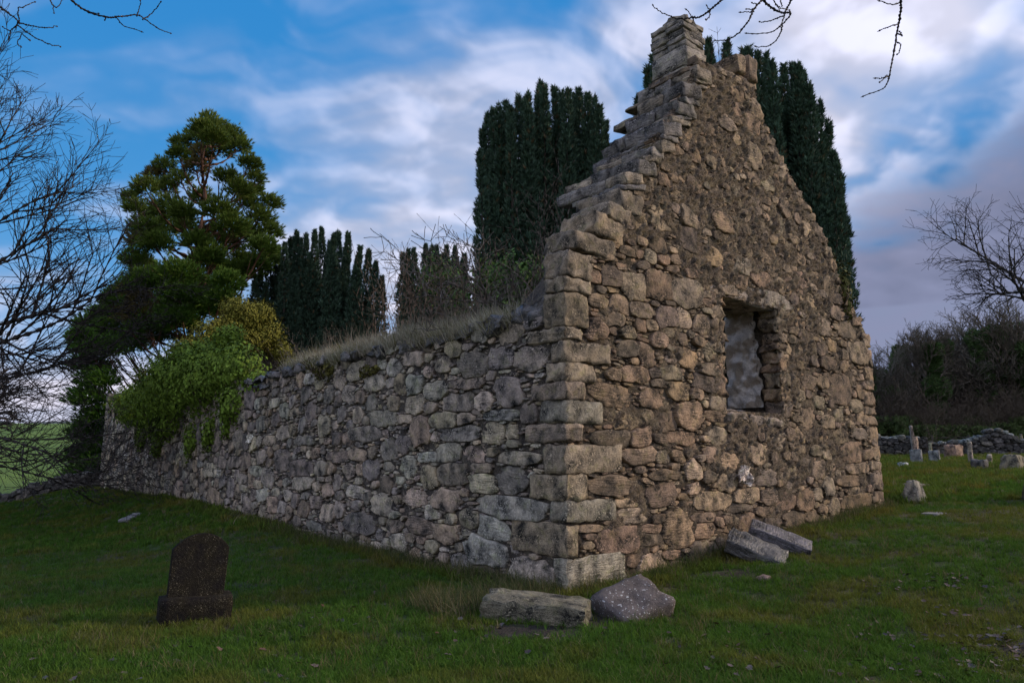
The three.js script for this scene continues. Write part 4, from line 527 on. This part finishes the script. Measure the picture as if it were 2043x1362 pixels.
// ---------- ivy ----------
function ivy(name, label, blobs, count, size, base, category = 'ivy') { // leaves on swelling masses; stems inside
  const t = thing(name, label, category), list = [], B = new Buf(), tot = blobs.reduce((s, b) => s + b[3] * b[4] + b[4] * b[5] + b[3] * b[5], 0);
  for (const [x, y, z, rx, ry, rz] of blobs) {
    const n = Math.round((count * (rx * ry + ry * rz + rx * rz)) / tot);
    for (let k = 0; k < n; k++) {
      const d = V(rr(-1, 1), rr(-1, 1), rr(-1, 1)); if (d.length() > 1) { k--; continue; } d.normalize();
      const lump = 0.8 + 0.42 * n3(d.x * 2.8 + x, d.y * 2.8 + y, d.z * 2.8 + z) + 0.18 * n3(d.x * 7, d.y * 7 + y, d.z * 7), deep = 1 - 0.25 * rnd() ** 2, p = V(x + d.x * rx * lump * deep, y + d.y * ry * lump * deep, z + d.z * rz * lump * deep);
      const face = d.clone().add(V(rr(-0.6, 0.6), rr(-0.4, 0.6), rr(-0.6, 0.6))).normalize(), droop = V(rr(-0.5, 0.5), -0.9, rr(-0.5, 0.5)); droop.addScaledVector(face, -droop.dot(face)).normalize();
      const X = V().crossVectors(droop, face), s = size * rr(0.6, 1.3); M4.makeBasis(X, droop, face).scale(V(s, s, s)).setPosition(p); list.push([M4.clone(), tint(base, 0.45)]);
    }
    for (let k = 0; k < 5; k++) { const a = V(x + rr(-0.4, 0.4) * rx, y - ry * 0.9, z + rr(-0.4, 0.4) * rz), e = V(x + rr(-0.9, 0.9) * rx, y + rr(-0.2, 0.8) * ry, z + rr(-0.9, 0.9) * rz); tube(B, [a, a.clone().lerp(e, 0.5).add(V(rr(-0.1, 0.1), 0, rr(-0.1, 0.1))), e], [0.02, 0.014, 0.006], 4, [0.12, 0.09, 0.06]); }
  }
  part('stems', B.geo(), bark, t, 'stuff'); instances('leaves', ivyLeaf, leafMat, list, t, 'stuff'); return t;
}
ivy('ivy_mass', 'bulging green ivy draped over the far half of the side wall', [[0.1, 3.3, -11, 0.6, 0.75, 1.3], [0.0, 3.2, -12.6, 0.75, 1.0, 1.4], [-0.1, 3.15, -14.4, 0.85, 1.05, 1.5], [-0.1, 3.1, -16.3, 0.85, 1.15, 1.6], [0, 2.8, -18.2, 0.75, 0.9, 1.4], [0, 2.95, -20, 0.7, 0.7, 1.3], [0.1, 3.2, -21.4, 0.5, 0.45, 0.9], [-0.05, 2.55, -10.6, 0.3, 0.5, 0.7], [-0.1, 2.3, -15.6, 0.4, 0.6, 1.2], [0.4, 3.9, -13.4, 0.7, 0.55, 1.6], [0.2, 2.95, -9.7, 0.3, 0.3, 0.7], [-0.05, 2.3, -17.4, 0.35, 0.5, 0.9], [-0.05, 2.2, -10.9, 0.14, 0.5, 0.3], [-0.08, 1.9, -12.0, 0.16, 0.5, 0.35], [-0.08, 1.75, -13.4, 0.16, 0.5, 0.4], [-0.06, 1.7, -16.6, 0.16, 0.5, 0.5], [-0.05, 1.9, -18.6, 0.15, 0.5, 0.5], [0.3, 4.3, -12.2, 0.4, 0.35, 0.7], [0.2, 4.15, -15.2, 0.5, 0.4, 0.9], [0.1, 3.9, -17.4, 0.4, 0.3, 0.7]], 42000, 0.066, [0.135, 0.21, 0.025]);
ivy('ivy_mass', 'yellowish ivy capping the stump of the far gable', [[4.7, 6.9, -23.4, 1.0, 0.75, 0.5], [3.9, 6.3, -23.4, 0.9, 0.7, 0.45], [5.6, 6.3, -23.4, 0.8, 0.75, 0.45], [4.8, 6.0, -23.3, 1.2, 0.6, 0.4], [3.0, 5.5, -23.4, 0.8, 0.5, 0.4], [2.2, 4.8, -23.4, 0.8, 0.5, 0.4], [1.3, 4.1, -23.4, 0.8, 0.5, 0.4], [6.2, 5.6, -23.4, 0.6, 0.5, 0.4], [3.2, 6.0, -23.3, 0.9, 0.7, 0.5], [2.5, 5.3, -23.3, 0.9, 0.6, 0.5], [4.3, 7.2, -23.4, 0.8, 0.6, 0.5], [5.2, 7.1, -23.4, 0.7, 0.6, 0.5], [6.6, 5.0, -23.4, 0.6, 0.5, 0.4]], 30000, 0.068, [0.19, 0.185, 0.03]);
ivy('ivy_bush', 'dark green ivy bush inside the chapel below the tall yew', [[4.3, 5.2, -5.9, 0.9, 0.7, 0.9], [3.6, 4.8, -6.4, 0.7, 0.7, 0.8], [5.0, 5.0, -5.2, 0.8, 0.8, 0.8], [4.2, 3.8, -6, 1.2, 1.2, 1.2], [4.2, 2.0, -6, 1.2, 1.6, 1.2], [3.2, 5.3, -7.2, 0.5, 0.6, 0.6]], 13000, 0.075, [0.07, 0.135, 0.03], 'bush');
ivy('ivy_mass', 'small yellow ivy patch on the right slope of the gable', [[7.0, 4.45, 0, 0.16, 0.42, 0.14], [6.75, 4.85, -0.1, 0.14, 0.3, 0.12], [7.15, 4.1, 0, 0.12, 0.25, 0.1]], 700, 0.06, [0.11, 0.11, 0.03]);
ivy('ivy_mass', 'sprig of yellow ivy at the head of the side wall', [[-0.02, 2.95, -6.0, 0.1, 0.2, 0.45], [-0.03, 2.8, -4.4, 0.07, 0.12, 0.35], [0.05, 3.1, -6.6, 0.12, 0.16, 0.4]], 700, 0.06, [0.13, 0.12, 0.03]);
ivy('evergreen_bush', 'dark bush at the left edge of the picture', [[-4.9, 1.0, -20.2, 1.0, 1.5, 1.0], [-4.3, 0.4, -20, 0.9, 0.9, 0.8], [-5.6, 1.6, -20.4, 1.0, 1.3, 1.0]], 9000, 0.09, [0.03, 0.042, 0.022], 'bush');
ivy('evergreen_bush', 'dark low bush against the far corner of the side wall', [[0.4, 0.5, -25.7, 0.9, 0.45, 0.5], [1.0, 0.9, -25.7, 0.9, 0.9, 0.7], [1.2, 2.2, -26.4, 0.9, 1.0, 0.8]], 7000, 0.09, [0.03, 0.042, 0.022], 'bush');

// ---------- growth on the wall head ----------
const stuff = (name, label, category) => { const g = thing(name, label, category); g.userData.kind = 'stuff'; return g; };
const dryTuft = tuftGeo(9, 0.34, 0.0035, 0.9, 5), dryTuft2 = tuftGeo(7, 0.5, 0.003, 0.7, 6), turfTuft = tuftGeo(8, 0.075, 0.0028, 0.8, 1), turfTuft2 = tuftGeo(8, 0.1, 0.0026, 1.1, 2), wideTuft = tuftGeo(9, 0.15, 0.008, 0.8, 3);
{ // a cap of earth, then grass bleached by winter
  const B = new Buf(), NU = 90, NX = 8; for (let i = 0; i <= NU; i++) for (let j = 0; j <= NX; j++) { const u = 0.9 + (i / NU) * 9.2, s = j / NX; B.v(-0.02 + s * 0.85, sideTop(u) - 0.05 + 0.24 * Math.sin(Math.PI * Math.min(1, s * 0.8 + 0.05)) * sst(0.8, 1.6, u) + 0.05 * n2(u * 3, s * 4), -u, u, s, [0.2, 0.16, 0.1]); }
  for (let i = 0; i < NU; i++) for (let j = 0; j < NX; j++) { const a = i * (NX + 1) + j; B.t(a, a + NX + 1, a + 1); B.t(a + 1, a + NX + 1, a + NX + 2); }
  part('earth_cap', B.geo(), soil, side);
  const list = [], l2 = []; for (let k = 0; k < 3200; k++) { const u = rr(0.8, 8), s = rnd(), p = V(s * 0.7, sideTop(u) + 0.1 * Math.sin(Math.PI * s) - 0.02, -u), m = rnd() < 0.25, wi = sst(7.8, 5.2, u); if (rnd() > 0.25 + 0.75 * wi) continue; list.push([pose(p, V(-0.55 * (1 - s) + rr(-0.3, 0.3), 1, rr(-0.35, 0.35)), rr(0.5, 1.05)), tint(m ? [0.22, 0.21, 0.07] : [0.52, 0.47, 0.35], 0.3)]); if (rnd() < 0.05) l2.push([pose(p, V(rr(-0.3, 0.3), 1, rr(-0.3, 0.3)), rr(0.8, 1.4)), tint([0.3, 0.26, 0.19], 0.3)]); }
  const g = stuff('wall_top_grass', 'bleached dry grass growing along the head of the side wall', 'grass'); instances('blades', dryTuft, bladeMat, list, g, 'stuff'); instances('tall_blades', dryTuft2, bladeMat, l2, g, 'stuff');
}
function brambles(name, label, spots, h, n, color) { const t = thing(name, label, 'shrub'), B = new Buf(); for (const [x, y, z] of spots) for (let k = 0; k < n; k++) grow([B], V(x + rr(-0.3, 0.3), y, z + rr(-0.4, 0.4)), V(rr(-0.5, 0.5), 1, rr(-0.5, 0.5)), h * rr(0.6, 1.2), 0.009, { step: 0.16, wander: 0.1, lift: [-0.01, 0], taper: 0.5, tip: 0.0035, depth: 1, bare: 0.3, kids: [6], angle: [0.4, 1.1], ratio: [0.2, 0.4], color }); part('stems', B.geo(), bark, t, 'stuff'); return t; }
brambles('bramble', 'thin bare bramble stems rising from the side wall grass', [[0.45, 3.15, -2.6], [0.45, 3.15, -3.1], [0.5, 3.15, -3.6], [0.4, 3.15, -4.1], [0.5, 3.15, -4.6]], 1.35, 11, [0.26, 0.18, 0.13]);
brambles('bramble', 'low dead stems on the side wall beside the ivy', [[0.3, 3.0, -7.2], [0.3, 3.0, -8.3], [0.35, 3.0, -6.1]], 0.7, 8, [0.2, 0.16, 0.12]);
brambles('twig_tuft', 'small bare twigs sprouting in the notch of the gable top', [[3.45, 7.3, -0.35], [3.7, 7.3, -0.4]], 0.5, 4, [0.09, 0.06, 0.05]);
brambles('bramble', 'tangle of dead stems behind the skew stones of the gable', [[1.1, 3.5, -1.2], [1.5, 3.6, -1.6], [0.8, 3.3, -1.3], [2.0, 4.2, -1.3]], 1.5, 12, [0.16, 0.125, 0.1]);

// ---------- gravestones and loose stones ----------
const onGround = (x, z, d = 0) => [x, groundY(x, z) - d, z];
{ // near headstone
  const p = onGround(-3.36, -1.38, 0.05), t = thing('headstone', 'dark speckled headstone with arched top on a plinth, in the left foreground', 'headstone', p, Math.atan2(-0.26, 0.97) * 0.9 + 0.05);
  const darkTex = dataTex(512, (u, v) => { const s = spotN(u * 2 % 1, v * 2 % 1), g = grainN(u, v), b = blotN(u, v), li = sst(0.72, 0.85, s + 0.2 * b), k = 0.018 + 0.02 * g; return [mixf(k * 1.15 + 0.01 * b, 0.26, li), mixf(k + 0.008 * b, 0.23, li), mixf(k * 0.78, 0.17, li)]; }, true);
  const dm = new THREE.MeshPhysicalMaterial({ map: darkTex, bumpMap: bumpE, bumpScale: 0.008, roughness: 0.95, specularIntensity: 0.15 });
  const sh = new THREE.Shape(); sh.moveTo(-0.23, 0); sh.lineTo(-0.235, 0.42); sh.quadraticCurveTo(-0.13, 0.56, 0.01, 0.562); sh.quadraticCurveTo(0.15, 0.56, 0.23, 0.44); sh.lineTo(0.225, 0); sh.closePath();
  const g = new THREE.ExtrudeGeometry(sh, { depth: 0.085, bevelSize: 0.008, bevelThickness: 0.008, bevelSegments: 2, curveSegments: 14 }); g.translate(0, 0, -0.04);
  const slab = part('slab', g, dm, t); slab.position.set(0.0, 0.24, -0.02); slab.rotation.set(-0.1, 0, -0.07);
  const pg = roughBlock(0.6, 0.27, 0.3, { round: 0.015, rough: 0.008, seg: [8, 5, 5], uvs: 1 }), pl = part('plinth', pg, dm, t); pl.rotation.z = -0.02;
}
const slabMat = stoneA, hs = (label, x, z, w, h, th, lean, c, turn = -0.55) => { const t = thing('headstone', label, 'headstone', onGround(x, z, 0.06), turn); const s = part('slab', roughBlock(w, h, th, { seg: [5, 8, 3], round: 0.03, rough: 0.015, color: sc2(c) }), slabMat, t); s.rotation.set(lean[0], 0, lean[1]); return t; };
hs('tall narrow leaning headstone before the dry stone wall', 27.6, -6.6, 0.34, 1.45, 0.12, [-0.05, 0.14], [0.36, 0.28, 0.23], 0.5);
hs('upright reddish headstone just right of the leaning one', 29.9, -7.3, 0.55, 1.0, 0.12, [-0.03, 0.03], [0.34, 0.25, 0.2], 0.2);
hs('short rounded headstone left of its pair, pale edge towards the light', 21.9, -4.45, 0.4, 0.58, 0.13, [-0.06, 0.05], [0.3, 0.3, 0.29], -1.75);
hs('short rounded headstone right of its pair, pale edge towards the light', 22.45, -4.05, 0.38, 0.54, 0.13, [-0.06, 0.05], [0.3, 0.3, 0.29], -1.75);
hs('narrow greenish headstone behind the short pair', 27.6, -5.95, 0.28, 0.75, 0.12, [0, -0.03], [0.38, 0.36, 0.24], 0.3);
hs('slim broken stone post standing alone in the turf', 20.6, -2.37, 0.16, 0.82, 0.14, [0.02, 0.06], [0.42, 0.35, 0.29], 0.2);
hs('small leaning grave marker right of the stone post', 20.9, -1.95, 0.24, 0.42, 0.14, [0.1, 0.3], [0.3, 0.26, 0.19], 0.2);
const rock = (name, label, x, z, s, c, o = {}, rot = [0, 0, 0], sink = 0.05, mat = stoneA) => { const m = solo(name, roughBlock(s[0], s[1], s[2], { seg: [9, 6, 9], round: Math.min(...s) * 0.16, rough: Math.min(...s) * 0.11, freq: 5, color: sc2(c), ...o }), mat, label, 'stone', onGround(x, z, sink)); m.rotation.set(...rot); return m; };
rock('fallen_stone', 'long dark fallen block lying left below the corner', -1.02, 0.62, [0.95, 0.27, 0.4], [0.15, 0.135, 0.095], { round: 0.03, rough: 0.03, freq: 5, layer: 0.004 }, [0.12, -0.93, 0.03], 0.07, stoneB);
{ const spotTex = dataTex(512, (u, v) => { const s = spotN(u * 0.75, v * 0.75), b = blotN(u, v), g = grainN(u, v), li = sst(0.72, 0.78, s + 0.25 * g + 0.25 * b) * 0.9, k = 0.11 + 0.1 * g + 0.08 * b; return [mixf(k * 1.1, 0.6, li), mixf(k * 0.9, 0.6, li), mixf(k * 0.82, 0.57, li)]; }, true);
  const m = solo('fallen_stone', roughBlock(0.6, 0.36, 0.5, { seg: [9, 6, 9], round: 0.02, rough: 0.02, freq: 5, uvs: 0.9 }), std({ map: spotTex, bumpMap: bumpA, bumpScale: 0.015 }), 'tilted square block spotted with white lichen below the corner', 'stone', onGround(-0.12, 0.98, 0.16)); m.quaternion.setFromAxisAngle(RIGHT, 0.42).multiply(new THREE.Quaternion().setFromAxisAngle(UPV, -0.15)); }
rock('fallen_slab', 'dark slab propped against the gable foot, left of the pair', 2.75, 0.55, [0.4, 0.18, 0.72], [0.1, 0.097, 0.095], { round: 0.015, rough: 0.025 }, [0.42, 0.45, 0.12], -0.02, wetSlate);
rock('fallen_slab', 'smooth violet-grey slab propped against the gable foot, right of the pair', 3.35, 0.55, [0.36, 0.15, 0.78], [0.13, 0.122, 0.135], { round: 0.012, rough: 0.012 }, [0.4, 0.5, 0.05], -0.08, wetSlate);
rock('loose_stone', 'pinkish loose stone in the turf before the propped slabs', 1.95, 1.15, [0.15, 0.09, 0.12], [0.22, 0.16, 0.14]);
rock('loose_stone', 'pointed boulder beside the right end of the gable', 8.75, 0.25, [0.5, 0.42, 0.36], [0.3, 0.27, 0.22], { taper: 0.5, round: 0.08 });
rock('loose_stone', 'white stone far off in the turf right of the gable', 18.2, -3.5, [0.3, 0.22, 0.25], [0.48, 0.48, 0.5]);
rock('loose_stone', 'flat slab bedded in the turf near the boulder', 7.2, 1.1, [0.4, 0.07, 0.25], [0.3, 0.29, 0.3]);
rock('loose_stone', 'dark round stone right of the stone post', 18.3, -1.45, [0.4, 0.35, 0.35], [0.14, 0.13, 0.12]);
rock('loose_stone', 'mossy tumbled block at the right end of the turf', 18.2, -0.6, [0.95, 0.5, 0.6], [0.22, 0.19, 0.13], { taper: 0.4 });
rock('loose_stone', 'mossy boulder at the right edge of the picture', 10.1, 1.95, [0.8, 0.55, 0.6], [0.13, 0.11, 0.06], { taper: 0.3 });
rock('loose_stone', 'low dark stone in the turf behind the boulder', 11.2, -0.6, [0.6, 0.16, 0.35], [0.15, 0.13, 0.1]);
rock('loose_stone', 'rusty rounded stone at the foot of the right wall', 28.6, -5.4, [0.9, 0.6, 0.5], [0.3, 0.2, 0.15]);
rock('fallen_slab', 'small grey slab lying on the bank below the side wall', -1.45, -12.7, [0.75, 0.08, 0.22], [0.3, 0.29, 0.31], { round: 0.03, rough: 0.01 }, [0, 0.9, 0.12], -0.02);
rock('loose_stone', 'rounded mossy stone by the low wall at the far left', -4.6, -22.6, [0.7, 0.5, 0.5], [0.12, 0.09, 0.06]);

// ---------- fences and woodland on the right ----------
rnd = mulberry(909);
for (const [x, z, h, l] of [[41.7, -9.6, 1.1, 'pale fence post left of the rail fence'], [42.0, -9.25, 1.1, 'pale fence post beside the leftmost one'], [42.6, -8.7, 1.2, 'pale fence post behind the wall peak'], [41.8, -6.9, 1.3, 'pale fence post at the right, above the wall'], [42.2, -6.3, 1.2, 'thin fence post farthest right']]) solo('fence_post', roughBlock(0.13, h, 0.13, { seg: [2, 5, 2], round: 0.02, rough: 0.015, color: [0.42, 0.36, 0.27] }), stoneB, l, 'fence post', onGround(x, z, 0.1));
{ const t = thing('rail_fence', 'low dark rail fence between the wall and the woodland', 'fence', [0, 0, 0]), dk = std({ color: col(0.05, 0.045, 0.04) }), a = V(37.2, 0, -9.6), b = V(40.6, 0, -6.2); for (const h of [0.45, 0.95]) { const B = new Buf(), pts = [0, 0.25, 0.5, 0.75, 1].map((k) => { const p = a.clone().lerp(b, k); p.y = groundY(p.x, p.z) + h - 0.2 * Math.abs(k - 0.4); return p; }); tube(B, pts, [0.04, 0.04, 0.04, 0.04, 0.04], 6); part('rail', B.geo(), dk, t); } for (const k of [0.1, 0.5, 0.9]) { const p = a.clone().lerp(b, k); const m = part('post', new THREE.CylinderGeometry(0.045, 0.05, 1.2, 7), dk, t); m.position.set(p.x, groundY(p.x, p.z) + 0.45, p.z); } }
{
  const protos = []; // bare trees of three builds; ivy on two of them
  for (let k = 0; k < 4; k++) {
    const g = new THREE.Group(), B = [new Buf(), new Buf()], c = k === 3 ? [0.26, 0.235, 0.19] : [0.17, 0.14, 0.11];
    grow(B, V(0, -0.3, 0), V(rr(-0.1, 0.1), 1, rr(-0.1, 0.1)), 6.5, 0.2, { step: 0.6, wander: 0.08, lift: [0.01, 0.03, 0.03], taper: 0.45, tip: 0.011, depth: 3, bare: 0.2, kids: [13, 8, 5], angle: [0.35, 0.95], ratio: [0.38, 0.6], color: c });
    part('trunk', B[0].geo(), bark, g); part('branches', B[1].geo(), bark, g, 'stuff');
    { const list = []; for (let q = 0; q < [3800, 4200, 1800, 900][k]; q++) { const h = Math.pow(rnd(), 0.8) * (k ? 7.5 : 6), an = rnd() * 6.283, r = (0.35 + 0.45 * n2(h * 0.8, k) + 0.35 * rnd()) * (1.25 - h / 11); list.push([pose(V(Math.cos(an) * r, h, Math.sin(an) * r), V(Math.cos(an), 0.4, Math.sin(an)), rr(1, 1.7)), tint([0.085, 0.14, 0.045], 0.4)]); } instances('ivy', bushSprig, leafMat, list, g, 'stuff'); }
    protos.push(g);
  }
  const names = ['ivy-clad bare tree in the wood behind the right-hand wall', 'tall ivy-clad bare tree in the wood behind the right-hand wall', 'brown bare tree in the wood behind the right-hand wall', 'pale grey bare tree in the wood behind the right-hand wall'];
  const grp = ['ivy-clad woodland trees', 'tall ivy-clad woodland trees', 'brown woodland trees', 'grey woodland trees'];
  for (let i = 0; i < 34; i++) {
    const along = (i % 17) / 16, row = Math.floor(i / 17), f = 47 + row * 8 + rr(-2, 2), right = mixf(23.5, 43, along) + rr(-0.8, 0.8) + row * 2.5, p = EYE.clone().addScaledVector(HEAD, f).addScaledVector(RIGHT, right), k = [2, 0, 3, 1, 0, 2, 1, 3][i % 8], s = rr(0.85, 1.08) * mixf(0.75, 1.12, sst(0, 0.5, along));
    const o = protos[k].clone(); o.name = numbered('woodland_tree'); o.userData = { label: names[k], category: 'tree', group: grp[k] }; o.position.set(p.x, groundY(p.x, p.z), p.z); o.rotation.y = rnd() * 6.28; o.scale.setScalar(s); scene.add(o);
  }
  const bush = new THREE.Group(); { const B = new Buf(); for (let k = 0; k < 26; k++) grow([B], V(rr(-0.8, 0.8), -0.1, rr(-0.8, 0.8)), V(rr(-0.6, 0.6), 1, rr(-0.6, 0.6)), rr(1.6, 3.2), 0.03, { step: 0.4, wander: 0.1, lift: [0], taper: 0.4, tip: 0.01, depth: 2, bare: 0.2, kids: [7, 4], angle: [0.3, 0.9], ratio: [0.3, 0.5], color: [0.15, 0.115, 0.085] }); part('stems', B.geo(), bark, bush, 'stuff'); const list = []; for (let q = 0; q < 1500; q++) { const d = V(rr(-1, 1), rnd(), rr(-1, 1)); list.push([pose(V(d.x * 1.6, d.y * 1.7, d.z * 1.6), V(d.x, 0.8, d.z), rr(0.9, 1.5)), tint([0.095, 0.13, 0.045], 0.4)]); } instances('leaves', bushSprig, leafMat, list, bush, 'stuff'); }
  for (let i = 0; i < 22; i++) { const f = 43.5 + rr(-1, 4), right = mixf(22, 41, i / 21) + rr(-0.6, 0.6), p = EYE.clone().addScaledVector(HEAD, f).addScaledVector(RIGHT, right), o = bush.clone(); o.name = numbered('undergrowth_shrub'); o.userData = { label: 'twiggy dark shrub along the edge of the wood', category: 'shrub', group: 'shrubs along the wood edge' }; o.position.set(p.x, groundY(p.x, p.z), p.z); o.rotation.y = rnd() * 6.28; o.scale.setScalar(rr(0.8, 1.3)); scene.add(o); }
}
brambles('bare_shrub', 'leaning sheaf of pale bare stems over the gap in the right wall', [[31.4, 1.1, -7.2], [31.7, 1.1, -7.0]], 2.6, 9, [0.16, 0.12, 0.09]);

// ---------- turf ----------
{
  const lists = [[], [], [], []], grass = stuff('turf', 'short green churchyard grass', 'grass');
  const blocked = (x, z) => (x > -0.05 && x < 8.05 && z < 0.05 && z > -24.5);
  for (let k = 0; k < 230000; k++) {
    const f = 3.6 + 30 * Math.pow(rnd(), 2.0), half = f * 0.78 + 0.6, right = rr(-half, half), p = EYE.clone().addScaledVector(HEAD, f).addScaledVector(RIGHT, right); if (blocked(p.x, p.z)) continue;
    const pat = fbm(p.x * 0.6 + 9, p.z * 0.6, 4), bare = sst(0.18, 0.42, fbm(p.x * 1.3 + 50, p.z * 1.3, 3)); if (rnd() < Math.max(bare * 0.75, mud(p.x, p.z) * 0.93)) continue;
    const wallNear = Math.min(Math.max(-p.x, 0) + (p.z > 0 ? p.z : 0), 9) < 0.5 ? 1 : 0, yellow = sst(-0.1, 0.4, pat + 0.35 * fbm(p.x * 0.25, p.z * 0.25 + 4, 2)) * 0.7 + 0.35 * wallNear;
    const c = [mixf(0.08, 0.175, yellow), mixf(0.165, 0.17, yellow), mixf(0.02, 0.032, yellow)], n = f > 13 ? 2 : rnd() < 0.4 ? 1 : 0;
    p.y = groundY(p.x, p.z); lists[n].push([pose(p, V(rr(-0.25, 0.25), 1, rr(-0.25, 0.25)), rr(0.6, 1.25) * (1 + 0.6 * wallNear) * (n === 2 ? rr(0.5, 0.9) : 1)), tint(rnd() < 0.04 ? [0.2, 0.18, 0.09] : c, 0.3)]);
  }
  
  for (let k = 0; k < 7000; k++) { const f = 3.8 + 13 * Math.pow(rnd(), 1.3), right = rr(-1, 1) * (f * 0.78 + 0.5), p = EYE.clone().addScaledVector(HEAD, f).addScaledVector(RIGHT, right); if (blocked(p.x, p.z) || fbm(p.x * 1.1 + 20, p.z * 1.1, 3) < 0.02 || rnd() < mud(p.x, p.z)) continue; p.y = groundY(p.x, p.z); lists[3].push([pose(p, V(rr(-0.5, 0.5), 1, rr(-0.5, 0.5)), rr(0.3, 0.55)), tint(pick([[0.07, 0.15, 0.02], [0.15, 0.13, 0.04], [0.05, 0.1, 0.02], [0.2, 0.16, 0.08]]), 0.3)]); }
  ['fine_blades', 'bent_blades', 'far_blades', 'coarse_tufts'].forEach((n, i) => instances(n, [turfTuft, turfTuft2, wideTuft, dryTuft][i], bladeMat, lists[i], grass, 'stuff'));
  // rank grass along the wall foot and beside the fallen blocks
  const rank = []; for (let k = 0; k < 1500; k++) { const w = rnd(); let x, z; if (w < 0.5) { const u = 10 * rnd() ** 1.6; x = -rr(0.05, 0.4); z = -u; } else if (w < 0.75) { x = rr(0, 8); z = rr(0.06, 0.3); } else { x = -0.9 + rr(-0.8, 0.5); z = rr(-0.6, 0.25); if (x > -0.1) continue; } rank.push([pose(V(x, groundY(x, z), z), V(rr(-0.5, 0.3), 1, rr(-0.4, 0.4)), rr(0.35, 0.8)), tint(pick([[0.1, 0.11, 0.04], [0.2, 0.17, 0.09], [0.06, 0.09, 0.03]]), 0.3)]); }
  const g = stuff('rank_grass', 'longer straggling grass along the foot of the walls', 'grass'); instances('blades', dryTuft, bladeMat, rank, g, 'stuff');
}
{ // fallen leaves
  const list = []; for (const [x, z, s, n] of [[2.9, 2.7, 0.35, 45], [2.4, 2.2, 0.2, 14], [2.0, 3.0, 0.3, 30], [1.3, 3.4, 0.45, 70], [0.6, 3.7, 0.5, 90], [1.0, 2.7, 0.3, 20], [0.0, 3.3, 0.5, 40], [1.6, 3.7, 0.4, 70], [-0.6, 2.6, 0.8, 40], [-3, -0.5, 1.6, 60], [-4.3, 0.6, 1.2, 50], [-1.5, 0.9, 0.6, 40]]) for (let k = 0; k < n; k++) { const px = x + s * (rnd() + rnd() - 1) * 1.3, pz = z + s * (rnd() + rnd() - 1) * 1.3; list.push([new THREE.Matrix4().compose(V(px, groundY(px, pz) + rr(0.015, 0.05), pz), new THREE.Quaternion().setFromEuler(new THREE.Euler(-1.57 + rr(-0.5, 0.5), rr(-0.5, 0.5), rnd() * 6.28)), V(1, 1, 1).multiplyScalar(rr(0.03, 0.06))), tint(pick([[0.1, 0.05, 0.03], [0.12, 0.075, 0.05], [0.13, 0.1, 0.085], [0.06, 0.04, 0.03], [0.05, 0.035, 0.03]]), 0.3)]); }
  const g = stuff('leaf_litter', 'brown fallen leaves scattered on the turf', 'leaves'); instances('leaves', ivyLeaf, std({ roughness: 0.5, side: THREE.DoubleSide }), list, g, 'stuff');
}

shade(scene);
renderer.render(scene, camera);
